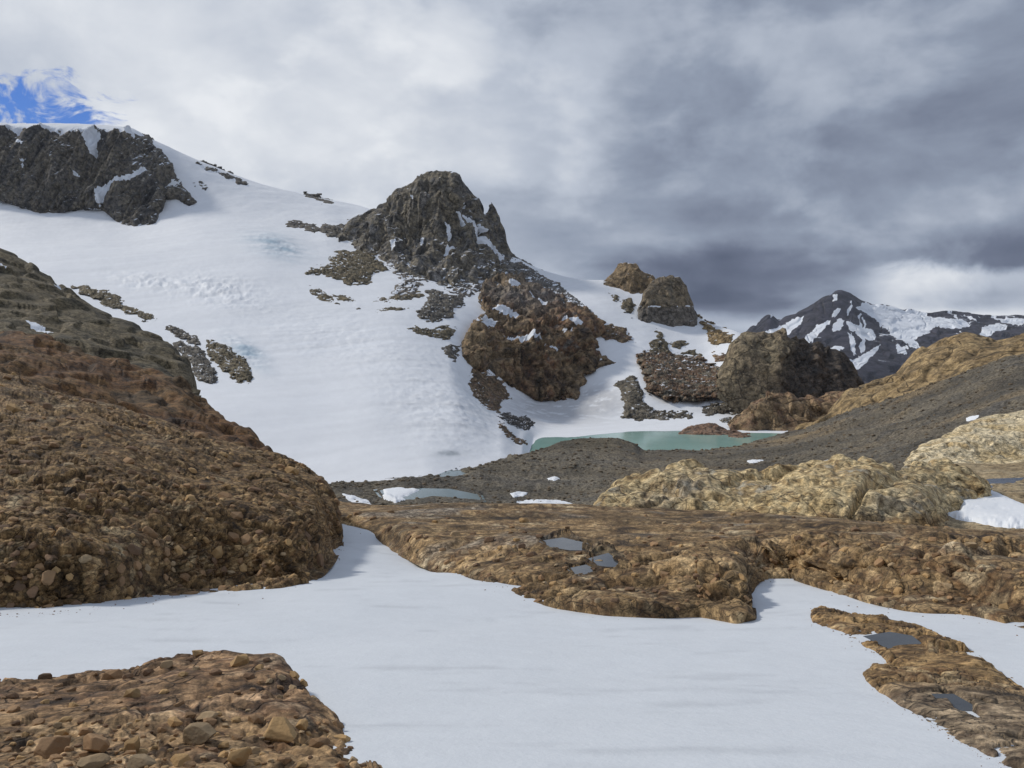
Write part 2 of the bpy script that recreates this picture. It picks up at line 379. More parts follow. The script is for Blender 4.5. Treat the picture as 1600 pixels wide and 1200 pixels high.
# =================================================================== THE SETTING
# ground: one sheet under everything, all round the camera
rr = np.concatenate([[0.01], np.geomspace(1.0, 9000, 110)]); th = np.linspace(0, 2*np.pi, 181)
R_, T_ = np.meshgrid(rr, th, indexing='ij'); front = sstep(np.cos(T_), -0.5, 0.6)
zf = -np.interp(R_, [0, 3, 45, 150, 450, 1500, 14000], [1.9, 2.7, 13, 42, 62, 150, 260]); zb = -np.interp(R_, [0, 3, 100, 1000, 14000], [1.9, 2.4, 9, 70, 260])
gz = lerp(zb, zf, front)
GP = np.stack([R_*np.sin(T_), R_*np.cos(T_), gz], -1); GP[..., 2] += fbm(GP/np.array([1, 1, 1], np.float32)/40.0, 4)*np.minimum(R_*0.01, 4)
tag(grid_mesh('ground', GP, M_GROUND, None, {'col': tint(GP, 30, SCREE), 'snow': np.zeros(R_.shape)}), 'dark bare ground under the rocks and snow', kind='structure')

# glacier and the snow slopes behind the lake
Gc = [
 [(-400, 800, 225), (480, 800, 225), (640, 795, 225), (760, 770, 255), (850, 725, 330), (1000, 715, 355), (1300, 715, 355)],
 [(-400, 757, 250), (500, 758, 249), (600, 758, 249), (660, 753, 254), (720, 738, 277), (780, 722, 305), (815, 708, 345), (832, 690, 415), (860, 681, 446), (900, 677, 460), (940, 674, 472), (1000, 672, 481), (1060, 671, 485), (1100, 669, 492), (1180, 670.5, 486), (1225, 673, 476), (1330, 673, 476)],
 [(-400, 660, 300), (300, 650, 310), (500, 655, 325), (600, 645, 345), (700, 645, 365), (780, 668, 385), (815, 672, 430), (860, 664, 500), (900, 661, 520), (1000, 657, 530), (1100, 652, 540), (1200, 656, 535), (1330, 655, 535)],
 [(-400, 560, 400), (0, 560, 400), (300, 560, 420), (500, 560, 450), (600, 560, 460), (700, 572, 480), (750, 605, 500), (800, 630, 550), (850, 632, 590), (950, 612, 600), (1000, 602, 600), (1100, 612, 600), (1170, 600, 590), (1330, 600, 590)],
 [(-400, 470, 520), (0, 470, 520), (200, 480, 540), (400, 470, 580), (600, 470, 620), (700, 480, 640), (800, 500, 680), (900, 505, 700), (1000, 525, 705), (1100, 547, 700), (1170, 540, 680), (1330, 580, 680)],
 [(-400, 390, 700), (0, 400, 700), (200, 400, 720), (400, 390, 760), (500, 400, 780), (600, 410, 800), (700, 420, 830), (800, 425, 850), (860, 442, 845), (950, 455, 830), (1030, 480, 800), (1080, 500, 780), (1120, 515, 750), (1150, 520, 735), (1200, 545, 720), (1330, 580, 720)],
 [(-400, 325, 940), (0, 326, 950), (100, 332, 960), (200, 340, 960), (300, 330, 980), (400, 342, 960), (500, 352, 950), (560, 352, 980), (640, 380, 930), (720, 390, 900), (800, 402, 885), (830, 416, 875), (860, 426, 872), (900, 436, 870), (950, 440, 865), (1000, 452, 840), (1040, 470, 815), (1085, 492, 790), (1115, 507, 760), (1150, 518, 740), (1200, 543, 725), (1330, 580, 725)],
 [(-400, 205, 1150), (0, 196, 1100), (130, 196, 1100), (200, 201, 1100), (245, 224, 1125), (300, 250, 1150), (350, 271, 1175), (400, 289, 1200), (450, 303, 1225), (500, 315, 1250), (560, 328, 1280), (620, 345, 1250), (740, 385, 1050), (800, 400, 900), (830, 416.5, 890), (860, 427, 885), (900, 437, 880), (950, 442, 875), (1000, 455, 850), (1040, 474, 825), (1085, 497, 798), (1115, 512, 768), (1150, 524, 746), (1200, 548, 731), (1330, 585, 731)],
 ('back', 300, -120), ('back', 600, -350)]
G = loft(Gc, -300, 1325, 2.0, 1.8, 6)
# -- relief of the ice: crevassed and wind-worked areas
def blob(U, V, cu, cv, su, sv, ang=0):
    a = math.radians(ang); x = (U-cu)*math.cos(a)+(V-cv)*math.sin(a); y = -(U-cu)*math.sin(a)+(V-cv)*math.cos(a)
    return np.exp(-((x/su)**2+(y/sv)**2))
NG = normals(G.P); px_ = (G.D/F)
ice1 = blob(G.U, G.V, 430, 385, 42, 16, 15); ice2 = blob(G.U, G.V, 345, 455, 60, 22, 8)+0.8*blob(G.U, G.V, 230, 442, 55, 14, 10); ice3 = blob(G.U, G.V, 385, 552, 38, 15, 35)
ice4 = blob(G.U, G.V, 690, 640, 95, 55, 25); ice5 = blob(G.U, G.V, 890, 632, 85, 26, -5); ice6 = blob(G.U, G.V, 520, 530, 130, 40, 12)
Qg = G.P/np.array([14.0, 9.0, 9.0], np.float32)
rid = fbm(Qg+0.5*np.stack([fbm(Qg*0.3, 2)]*3, -1), 4, 0.55, ridged=True)
fine = fbm(G.P/np.array([5., 5., 5.], np.float32), 3, 0.6)
dsp = px_*(fbm(G.P/60.0, 4)*3.0+rid*(4.0*ice1+8.0*ice2+6.5*ice3+1.8*ice4+2.6*ice5+1.6*ice6)+fine*(0.35+2.0*ice4+1.2*ice5+1.0*ice6))
lakeshelf = sstep(G.V, 640, 662)*sstep(G.U, 800, 850)
dsp *= (1-0.85*lakeshelf)
GPd = G.P+NG*np.sign(NG[..., 2:3])*dsp[..., None]
gc = np.ones(G.P.shape)*np.array([0.86, 0.885, 0.92])
blue = np.clip(1.1*ice1+0.35*ice2*(rid < 0.1)+0.9*ice3, 0, 1)*np.clip(0.5+1.2*fbm(G.P/np.array([30., 12., 12.], np.float32), 4), 0, 1)
gc = lerp(gc, np.array([0.30, 0.45, 0.56]), (blue*0.95)[..., None])
dirt = np.clip(ice5*1.0*sstep(rid+0.4*fine, 0.05, 0.5)+ice4*0.25*sstep(fine, 0.05, 0.4), 0, 0.6)
gc = lerp(gc, np.array([0.42, 0.42, 0.43]), dirt[..., None])
fl = fbm(np.stack([(0.75*G.P[..., 0]+0.66*G.P[..., 1])/110.0, (0.66*G.P[..., 0]-0.75*G.P[..., 1])/9.0, G.P[..., 2]/60.0], -1)+0.4*fbm(G.P/120.0, 3)[..., None], 4, 0.6)
gc *= (1+0.16*np.clip(fl, -0.7, 0.3)*(0.5+np.clip(ice4+ice6+ice2, 0, 1)))[..., None]
gc = lerp(gc, np.array([0.33, 0.37, 0.40]), (0.85*np.clip(blob(G.U, G.V, 704, 708, 24, 4, -4)*1.4, 0, 1)*np.clip(0.6+fine, 0, 1))[..., None])
gc = lerp(gc, np.array([0.50, 0.57, 0.63]), (0.55*np.clip(ice2+0.7*ice6*sstep(fl, 0.0, 0.3), 0, 1)*sstep(-rid, -0.15, 0.25))[..., None])
tag(grid_mesh('glacier', GPd, M_SNOWF, None, {'col': gc}), 'broad white glacier with snow slopes above the lake', kind='structure')

# lake
def flat_poly(name, poly, z, mat, du=40, thick=None):
    me = bpy.data.meshes.new(name); bm = bmesh.new()
    vs = [bm.verts.new((x, y, z)) for x, y in poly]; bm.faces.new(vs); bmesh.ops.recalc_face_normals(bm, faces=bm.faces[:])
    if bm.faces[:][0].normal.z < 0: bmesh.ops.reverse_faces(bm, faces=bm.faces[:])
    bm.to_mesh(me); bm.free(); me.materials.append(mat)
    return link(bpy.data.objects.new(name, me))
def on_plane(u, v, z): d = z*F/(HV-v); return (d*(u-CU)/F, d)
LZ = -45.0
tag(flat_poly('lake', [on_plane(u, v, LZ) for u, v in [(800, 712), (900, 716), (1000, 716), (1100, 712), (1250, 700), (1290, 682), (1270, 664), (1150, 660), (950, 662), (860, 672), (810, 690)]], LZ, M_LAKE), 'milky turquoise glacial lake', kind='structure')

# moraine: grey gravel slope from the lake up to the right-hand hill
Mc = [
 [(-400, 900, 80), (500, 880, 85), (900, 880, 85), (1300, 860, 85), (1500, 830, 85), (1900, 800, 85)],
 [(-400, 815, 170), (500, 812, 180), (900, 812, 165), (1200, 800, 160), (1400, 770, 150), (1600, 735, 135), (1900, 690, 130)],
 [(-400, 785, 212), (500, 785, 212), (620, 785, 215), (700, 785, 215), (900, 768, 235), (1100, 752, 240), (1300, 728, 230), (1450, 690, 210), (1600, 645, 195), (1900, 590, 190)],
 [(-400, 764, 237), (500, 761, 241), (620, 768, 231), (700, 762, 243), (740, 752, 256), (800, 735, 285), (900, 725, 300), (1000, 728, 300), (1100, 722, 300), (1200, 708, 305), (1300, 690, 300), (1450, 650, 280), (1600, 600, 265), (1900, 540, 260)],
 [(-400, 760, 243), (500, 757, 246), (560, 755, 248), (640, 752, 252), (700, 744, 263), (740, 733, 281), (790, 719, 310), (830, 706, 335), (858, 697, 350), (880, 689, 356), (920, 684, 360), (960, 685, 362), (990, 692, 364), (1010, 703, 366), (1060, 703, 370), (1100, 703, 376), (1150, 697, 390), (1200, 684, 425), (1235, 674, 455), (1270, 664, 450), (1300, 652, 420), (1380, 627, 385), (1450, 605, 360), (1520, 580, 345), (1600, 553, 330), (1900, 480, 330)],
 ('back', 14, -9), ('back', 60, -25)]
MO = loft(Mc, -300, 1850, 1.5, 1.2, 6)
NM = normals(MO.P); NM *= np.sign(NM[..., 2:3])
f1, f2, mid_ = worley(MO.P/2.4)
big = fbm(MO.P/np.array([38, 26, 26], np.float32), 4)
mds = MO.D/F*(fbm(MO.P/7.0, 4, 0.6)*2.2+np.minimum(f2-f1, .3)*5.0*sstep(mid_, 0.4, 0.8)+crag(MO.P, 9.0, 1.4, 1.0, 0.5, 33.0))+ribs(MO.P, 30, 1.3, 1.0, 0.35, 7.0)*sstep(MO.D, 180, 230)+big*1.6*sstep(MO.D, 150, 200)*sstep(MO.D, 345, 290)
mds = np.where((MO.D > 318) & (MO.U > 780) & (MO.U < 1260), 0.35*mds-0.3, mds)
MP = MO.P+NM*mds[..., None]
PONDS = [([(592, 766), (620, 763), (700, 765), (745, 774), (750, 783), (720, 781), (680, 777), (650, 781), (620, 783), (600, 776)], -40.0, 'pale meltwater pond on the moraine'), ([(678, 742), (695, 735), (720, 736), (735, 742), (715, 748), (685, 748)], -40.2, 'small blue-grey pool at the glacier toe')]
for q_, z_, _l in PONDS:
    s_ = poly_sd(MO.U, MO.V, q_)+2.0*fbm(np.stack([MO.U/12, MO.V/6, MO.U*0], -1), 4)
    inside = sstep(s_, -1.0, 1.5); rim = sstep(s_, -9, -1)*(1-inside)
    MP[..., 2] = lerp(MP[..., 2], z_-0.5, inside); MP[..., 2] = lerp(MP[..., 2], np.maximum(np.minimum(MP[..., 2], z_+0.6), z_+0.12), rim)
mcol = tint(MP, 26, SCREE, 3.0, 1.5, (0.5, 1, 1.5))
mcol = lerp(mcol, tint(MP, 20, TAN, 8.0), (0.55*sstep(fbm(MP/np.array([90, 40, 40], np.float32)+4, 3), 0.05, 0.4)*sstep(MO.U, 900, 1100))[..., None])
mcol = lerp(mcol, tint(MP, 20, OLIVE, 5.0), (0.7*blob(MO.U, MO.V, 930, 690, 70, 12))[..., None])
mcol *= (0.92+0.75*fbm(MP/np.array([70, 30, 30], np.float32)+14, 4))[..., None]
mcol *= 1.14
tag(grid_mesh('moraine', MP, M_GRAVEL, None, {'col': mcol, 'snow': np.zeros(MO.D.shape)}), 'grey gravel moraine sloping down to the lake', kind='structure')

# right-hand tan hill behind the moraine
def hill(name, curves, u0, u1, du, dv, mat, cols, L, A, label=None, kind='structure', cat=None, parent=None, snow=None, vert=0.5, blocky=0.5, seed=0.0, post=None, snow_polys=(), minseg=5, contrast=1.6, crest_keep=1.0, disp=None, ts=(1, 1, 1), blur=1, flat=True, gain=1.0):
    g = loft(curves, u0, u1, du, dv, minseg)
    N = normals(g.P); s = np.sign(np.where(np.abs(N[..., 2:3]) > 0.02, N[..., 2:3], -N[..., 1:2])); N = N*np.where(s == 0, 1, s)
    d = crag(g.P, L, A, vert, blocky, seed) if disp is None else disp(g)
    d = soften(d, blur)
    P = g.P+N*d[..., None]
    sn = np.zeros(g.D.shape)
    if snow: sn = slope_snow(P, snow[0], snow[1], L*1.2, snow[2], seed)
    if snow_polys:
        Qn = np.stack([g.U/9.0, g.V/6.0, np.full_like(g.V, seed)], -1); e = 4.2*fbm(Qn*1.4, 4, 0.6)
        for sp in snow_polys: sn = np.maximum(sn, sstep(poly_sd(g.U, g.V, sp)+e, -1.0, 1.0))
    at = {'col': tint(P, L*1.8, cols, seed, contrast, ts), 'snow': sn}
    if post: post(g, P, at)
    at['col'] = at['col']*gain
    o = grid_mesh(name, P, mat, None, at, parent, smooth=False)
    if label: tag(o, label, cat, kind=kind)
    g.Pd = P; g.N = N; g.obj = o
    return g
def shiftc(pts, dv, dd): return [(u, v+dv, d+dd) for u, v, d in pts]
tanc = [(1240, 672, 440), (1285, 655, 425), (1300, 638, 430), (1325, 612, 435), (1360, 596, 435), (1400, 583, 430), (1420, 562, 425), (1445, 544, 420), (1480, 529, 415), (1510, 524, 410), (1535, 527, 410), (1560, 533, 405), (1580, 529, 400), (1610, 526, 400), (1750, 505, 400), (1900, 480, 400)]
hill('hill', [[(1240, 700, 400), (1300, 680, 390), (1450, 640, 345), (1600, 590, 310), (1900, 520, 310)], [(1240, 688, 420), (1300, 660, 405), (1380, 625, 385), (1450, 600, 368), (1520, 575, 352), (1600, 552, 340), (1900, 500, 340)], tanc, ('back', 60, -14), ('back', 120, -60)],
     1242, 1880, 1.3, 1.2, M_FAR, TAN, 13.0, 2.4, 'rounded tan rock hill rising above the grey moraine on the right', seed=4.0, vert=0.8, blur=2)

# far mountain
mc = [(1100, 560, 4700), (1165, 522, 4700), (1185, 506, 4700), (1203, 494, 4700), (1215, 500, 4750), (1240, 492, 4800), (1265, 480, 4800), (1285, 465, 4800), (1299, 459, 4800), (1311, 454.5, 4800), (1322, 458, 4800), (1335, 464, 4800), (1347, 473, 4850), (1380, 477.5, 4950), (1420, 484, 5000), (1450, 490, 5000), (1485, 488, 5000), (1510, 490, 5000), (1540, 494, 5000), (1570, 496, 5000), (1600, 494, 5000), (1750, 500, 5000), (1900, 505, 5000)]
spm = [[(1347, 474), (1380, 478), (1425, 485), (1445, 490), (1458, 497), (1482, 500), (1465, 512), (1450, 520), (1428, 530), (1435, 540), (1440, 546), (1420, 541), (1395, 525), (1375, 505), (1352, 490), (1337, 482)],
 [(1190, 519), (1213, 512), (1230, 505), (1245, 499), (1258, 495), (1250, 508), (1232, 523), (1222, 528), (1205, 521)], [(1255, 530), (1275, 512), (1300, 499), (1290, 515), (1270, 531), (1262, 538)], [(1300, 512), (1310, 500), (1319, 504), (1312, 518), (1301, 521)],
 [(1321, 505), (1340, 507), (1365, 517), (1369, 530), (1358, 532), (1340, 520), (1325, 514)], [(1294, 545), (1310, 538), (1320, 545), (1308, 550)], [(1328, 562), (1345, 557), (1362, 545), (1375, 539), (1366, 555), (1350, 570), (1336, 581), (1328, 576)],
 [(1400, 538), (1414, 541), (1418, 551), (1403, 550)], [(1302, 460), (1310, 459), (1308, 470), (1302, 471)], [(1303, 484), (1315, 482), (1308, 492), (1300, 494)], [(1535, 512), (1560, 505), (1572, 513), (1545, 524), (1530, 526)], [(1450, 505), (1500, 498), (1520, 507), (1500, 515), (1470, 513)], [(1550, 497), (1600, 500), (1600, 510), (1575, 508)]]
def mtn_post(g, P, at):
    at['col'] *= np.array([0.36, 0.39, 0.55])  # blue of distant haze put into the rock colour
    x, z = P[..., 0], P[..., 2]; n_ = fbm(np.stack([(x-0.9*z)/75.0, (x+1.1*z)/420.0, x*0], -1)+3, 4, 0.6)
    at['snow'] = np.maximum(at['snow'], 0.9*sstep(n_, 0.20, 0.30)*sstep(g.V, 575, 540))
hill('mountain', [[(1100, 680, 3300), (1900, 660, 3300)], [(1100, 620, 3800), (1200, 600, 3800), (1320, 560, 3950), (1400, 575, 3900), (1900, 560, 3900)], [(1100, 580, 4300), (1200, 540, 4350), (1318, 500, 4450), (1400, 520, 4450), (1500, 515, 4500), (1900, 530, 4500)], mc, ('back', 700, -200), ('back', 1500, -500)],
     1100, 1880, 1.2, 1.0, M_MTN, [(0.07, 0.065, 0.07), (0.11, 0.10, 0.10), (0.14, 0.12, 0.11)], 150, 17, 'far dark mountain with a pointed summit and snowfields', seed=2.0, vert=0.6, snow_polys=spm, post=mtn_post, snow=(1.05, 0.25, 0.45))

# foreground snow sheet
rowsB = [(1420, 1.9), (1300, 2.6), (1200, 3.3), (1100, 5.0), (1050, 6.4), (1000, 8.6), (950, 12.0), (900, 16.5), (850, 24.0), (820, 31.0), (800, 38.0)]
Bc = [[(-600, v, d), (500, v, d), (700, v+(22 if v < 870 else 0), d), (1000, v+(45 if v < 870 else 0), d), (2200, v+(55 if v < 870 else 0), d)] for v, d in rowsB]+[('back', 6, -1.6), ('back', 20, -7), ('back', 60, -24)]
B0 = loft(Bc, -500, 2100, 4.0, 3.0, 5)
NB0 = normals(B0.P); NB0 *= np.sign(NB0[..., 2:3])
sn0 = fbm(B0.P/np.array([6., 6., 6.], np.float32), 3)*0.22+fbm(B0.P/np.array([.9, .28, .5], np.float32), 3)*0.005
BP = B0.P+NB0*(sn0*sstep(B0.D, 2, 12))[..., None]
bcol = np.ones(B0.P.shape)*np.array([0.69, 0.73, 0.775])
streak = sstep(fbm(B0.P/np.array([1.6, 0.5, 1], np.float32)+3, 5, 0.6), 0.10, 0.45)
bcol = lerp(bcol, np.array([0.46, 0.49, 0.53]), (0.42*streak)[..., None])
tag(grid_mesh('snowfield', BP, M_SNOWN, None, {'col': bcol}), 'smooth grey-white snowfield in the foreground', kind='structure')

# =================================================================== ROCKS OF THE FOREGROUND
def rubble(P, L, A, seed=0.0, flat=1.7, big=0.9, ledge=0.9):
    """broken bedrock: blocks in three sizes with open joints, stepped along the bedding"""
    st = np.array([1, 1, flat], np.float32)
    wob = np.stack([perlin(P*st/L*0.8+seed), perlin(P*st/L*0.8+seed+4), perlin(P*st/L*0.8+seed+9)], -1)
    a1, i3 = facets(P*st/(L*3.6)+0.25*wob+seed+29, 1.5, 1.1, 0.045)
    a2, i1 = facets(P*st/L+0.22*wob+seed, 1.5, 1.15, 0.09)
    a3, i2 = facets(P*st/(L*0.40)+0.15*wob+seed+17, 1.5, 0.8, 0.12)
    bed = (P[..., 2]+0.10*P[..., 0]+0.05*P[..., 1])/(L*1.5)+0.9*fbm(P/(L*7)+seed+2, 3)+0.25*wob[..., 0]
    fr = bed-np.floor(bed); led = np.minimum(fr/0.82, (1-fr)/0.18)
    rough = np.clip(0.55+1.6*fbm(P/(L*6)+seed+12, 3), 0.12, 1.25)
    d = ledge*0.8*(led-0.5)+big*1.5*a1+rough*(1.0*a2+0.5*a3)+0.7*fbm(P/(L*4)+seed, 4)
    return d*A, i1, i2, i3, a2
def rub_post(L, A, cols, seed, flat=1.7, big=0.9, far=None):
    box = {}
    def disp(g):
        d, i1, i2, i3, st = rubble(g.P, L, A, seed, flat, big); box.update(i1=i1, i2=i2, i3=i3, st=st)
        mod = np.clip(0.75+1.5*fbm(g.P/(L*8)+seed+6, 3), 0.22, 1.35)
        d = d*mod+(1.6*A if far else 0.5*A)+A*(2.6 if far else 4.0)*fbm(g.P*np.array([1, 1, 1.6], np.float32)/(L*9)+seed+3, 3)
        if far:
            q = fbm(g.P*np.array([0.30, 0.8, 2.2], np.float32)/1.6+seed, 5, 0.6, ridged=True); q2 = fbm(g.P*np.array([0.3, 0.6, 1], np.float32)/4.5+seed+8, 4)
            t_ = sstep(g.D, far[0], far[1]); d = soften(d, 1); q3 = facets(g.P*np.array([0.33, 0.8, 2.0], np.float32)/1.5+0.2*perlin(g.P/1.2)[..., None]+seed, 1.6, 0.7, 0.06)[0]; d = lerp(d, soften(0.16*q+0.8*q2, 2)+0.16*soften(q3, 5)*sstep(g.D, 25, 19), t_)
        return d*sstep(np.arange(g.D.shape[0])[:, None]*1.0, 0, 3)
    def post(g, P, at):
        k = 0.32+0.72*box['i1']+0.30*box['i2']+0.36*box['i3']; at['col'] = at['col']*k[..., None]
        pale = sstep(box['i1'], 0.80, 0.95)[..., None]; at['col'] = lerp(at['col'], at['col']*np.array([1.25, 1.35, 1.5]), pale*0.7)
    return disp, post

# big knobbly rock on the left
dsp, pst = rub_post(0.25, 0.080, BROWN, 3.0, 1.6, 0.7)
H1c = [
 [(-400, 990, 11.0), (0, 985, 11.0), (130, 978, 11.4), (300, 940, 14.0), (430, 930, 14.6), (480, 922, 15.4), (520, 885, 18.6), (536, 860, 22.6)],
 [(-400, 958, 11.5), (0, 957, 11.6), (60, 957, 11.6), (130, 950, 12.0), (200, 936, 13.0), (300, 915, 14.9), (380, 904, 16.0), (430, 908, 15.7), (480, 902, 16.4), (498, 888, 17.6), (520, 868, 20.8), (536, 845, 24.6)],
 [(-400, 870, 11.8), (0, 870, 12.0), (130, 872, 12.4), (300, 850, 15.4), (380, 840, 16.6), (430, 840, 16.6), (480, 835, 17.6), (505, 838, 19), (520, 838, 21.3), (536, 842, 24.7)],
 [(-400, 740, 14), (0, 775, 14.0), (150, 790, 14.8), (300, 785, 17.2), (400, 785, 19), (450, 785, 20), (490, 790, 21), (515, 808, 22.6), (536, 839, 24.9)],
 [(-400, 600, 22), (0, 668, 20), (150, 690, 20.5), (300, 725, 22.5), (400, 745, 24), (450, 752, 24.5), (490, 768, 25), (515, 792, 25), (536, 837, 25.2)],
 [(-400, 490, 34), (0, 581, 32), (85, 615, 31), (156, 632, 31), (210, 649, 31), (269, 666, 30.5), (340, 688, 30), (400, 705, 30), (450, 718, 30), (480, 735, 29), (500, 752, 28), (515, 775, 27), (528, 805, 26), (536, 835, 25.4)],
 ('back', 5, -1.2), ('back', 14, -6)]
H1 = hill('rock_outcrop', H1c, -260, 536, 1.15, 1.1, M_NEAR, BROWN, 0.6, 0.1, 'big knobbly brown rock mound on the left edge of the snow', 'thing', 'rock', disp=dsp, post=pst, seed=3.0, gain=np.array([0.70, 0.68, 0.67]))
H1.obj['kind'] = ''; del H1.obj['kind']

# rust-brown ridge and dark olive ridge behind it
H2c = [[(-400, 600, 36), (0, 660, 36), (200, 705, 36), (420, 745, 34)], [(-400, 520, 48), (0, 570, 48), (200, 640, 48), (300, 672, 47), (414, 715, 44)],
 [(-400, 470, 66), (0, 524, 66), (42, 525, 66), (108, 543, 66), (170, 563, 65), (240, 578, 64), (283, 598, 63), (305, 622, 62), (351, 653, 58), (397, 680, 54), (414, 703, 50), (425, 722, 48)], ('back', 8, -4), ('back', 16, -14)]
H2 = hill('hill', H2c, -260, 424, 1.3, 1.2, M_MID, RUST, 2.6, 0.55, 'rust-brown rock ridge behind the knobbly rock mound on the left', seed=11.0, vert=1.0, blocky=0.55, blur=3, gain=0.72)
H3c = [[(-400, 500, 66), (0, 600, 66), (300, 660, 66)], [(-400, 380, 92), (0, 480, 92), (119, 520, 90), (230, 560, 86), (300, 610, 80)],
 [(-400, 270, 124), (-100, 345, 122), (0, 390, 120), (40, 412, 119), (76, 432, 118), (100, 446, 117), (119, 460, 115), (156, 489, 112), (190, 503, 108), (227, 519, 104), (260, 538, 100), (278, 553, 98), (292, 575, 94), (299, 597, 90), (306, 626, 84), (312, 650, 80)], ('back', 14, -9), ('back', 60, -40)]
H3sn = [[(37, 503), (55, 506), (70, 513), (84, 522), (70, 521), (48, 512)], [(0, 412), (10, 420), (8, 424), (0, 420)], [(82, 441), (97, 443), (99, 449), (86, 446)], [(72, 595), (80, 600), (92, 612), (80, 610)]]
H3 = hill('hill', H3c, -260, 311, 1.3, 1.2, M_MID, OLIVE, 5.0, 0.9, 'dark olive-grey rock ridge sloping down to the glacier on the left', seed=17.0, vert=0.7, blocky=0.5, snow_polys=H3sn, blur=2, gain=0.85)

# rock shelf across the middle
shb = [(520, 812, 33), (536, 811, 33.0), (570, 822, 30.5), (610, 840, 26), (650, 862, 22), (690, 880, 19), (740, 892, 17.3), (790, 912, 15.3), (840, 928, 13.9), (900, 940, 12.9), (960, 947, 12.3), (1030, 948, 12.2), (1090, 944, 12.5), (1130, 952, 11.9), (1152, 958, 11.5), (1162, 955, 11.7), (1170, 920, 14.5), (1178, 898, 16.8), (1230, 893, 17.3), (1270, 905, 16), (1330, 925, 14.2), (1400, 942, 12.7), (1450, 950, 12.0), (1500, 953, 11.8), (1560, 963, 11.0), (1620, 978, 10.0), (1900, 1010, 8.2), (2100, 1020, 7.8)]
sh1 = [(520, 808, 34), (570, 815, 31.5), (610, 827, 27), (650, 840, 23), (690, 850, 22), (740, 865, 20), (790, 880, 17.8), (840, 895, 15.9), (900, 903, 14.7), (960, 905, 14.2), (1030, 900, 14), (1090, 893, 13.9), (1130, 900, 13), (1150, 915, 13), (1162, 925, 13.3), (1170, 895, 15.5), (1190, 872, 17.6), (1270, 862, 16.8), (1330, 868, 15), (1400, 875, 13.6), (1500, 885, 12.6), (1600, 905, 11.2), (1900, 930, 9), (2100, 930, 9)]
sh2 = [(520, 803, 36), (610, 810, 31), (690, 828, 26), (790, 848, 21), (900, 862, 18.5), (1030, 860, 18), (1100, 855, 18.5), (1150, 862, 18.5), (1200, 850, 19.5), (1300, 840, 19.5), (1400, 845, 18), (1600, 860, 16), (2100, 880, 14)]
sh3 = [(520, 799, 38), (700, 806, 33), (900, 820, 29), (1100, 825, 29), (1300, 822, 29), (1450, 832, 28), (1600, 845, 27), (2100, 850, 25)]
sh4 = [(520, 783, 41), (560, 786, 42), (620, 792, 42), (700, 791, 42), (780, 795, 42), (860, 797, 42), (940, 800, 42), (1100, 806, 42), (1300, 815, 42), (1450, 826, 42), (1600, 832, 41), (2100, 835, 40)]
PUD = [[(846, 846), (880, 841), (915, 849), (928, 859), (890, 859), (860, 854)], [(922, 873), (950, 865), (970, 873), (962, 885), (935, 884)], [(886, 889), (915, 883), (932, 891), (905, 899)]]; PUDZ = []
dsp, pst0 = rub_post(0.40, 0.10, BROWN, 41.0, 2.4, 1.1, (15.5, 22))
def sh_post(g, P, at):
    pst0(g, P, at)
    grey = sstep(fbm(P/np.array([3.0, 3.0, 1.0], np.float32)+8, 4), 0.08, 0.35)*sstep(g.V, 900, 850)
    at['col'] = lerp(at['col'], at['col'].mean(-1, keepdims=True)*np.array([1.35, 1.22, 1.0]), (0.6*grey)[..., None])
    bands = fbm(P*np.array([0.18, 0.55, 1.2], np.float32)/1.3+21, 5, 0.6)
    at['col'] *= (1+1.1*np.clip(bands, -0.55, 0.45)*sstep(g.D, 14, 20))[..., None]
    Vd = HV-F*P[..., 2]/P[..., 1]
    for q_ in PUD:
        s_ = np.where(g.D < 27, poly_sd(g.U, Vd, q_)+3.0*fbm(np.stack([g.U/9, Vd/5, g.U*0], -1), 3), -99)
        z_ = float(np.percentile(P[..., 2][s_ > 1], 40)); ins = sstep(s_, -1, 1); rim = sstep(s_, -8, -1)*(1-ins)
        P[..., 2] = np.where(np.abs(P[..., 2]-z_) < 0.6, lerp(P[..., 2], z_-0.05, ins), P[..., 2]); near_ = np.abs(P[..., 2]-z_) < 0.35; P[..., 2] = np.where(near_, lerp(P[..., 2], np.clip(P[..., 2], z_+0.02, z_+0.20), rim), P[..., 2])
        at['col'] *= (1-0.45*np.maximum(ins, rim))[..., None]; PUDZ.append(z_)
SHc = [shiftc(shb, 22, -0.9), shb, sh1, sh2, sh3, sh4, ('back', 6, -2.0), ('back', 26, -10)]
SH = hill('rock_shelf', SHc, 521, 2050, 1.25, 1.1, M_NEAR, BROWN, 1.2, 0.1, 'broad brown rock shelf crossing the middle behind the snow', 'thing', 'rock', disp=dsp, post=sh_post, seed=41.0, minseg=34, gain=np.array([0.82, 0.84, 0.90]))
del SH.obj['kind']
for q_, z_, l_ in zip(PUD, PUDZ, ('long puddle on the brown shelf', 'rounded puddle near the front of the brown shelf', 'small puddle closest to the front of the brown shelf'  )):
    c_ = np.mean(np.array(q_), 0); tag(flat_poly('puddle', [on_plane(*(c_+(np.array(p_)-c_)*1.12), z_) for p_ in q_], z_, M_POND), l_, kind='structure')

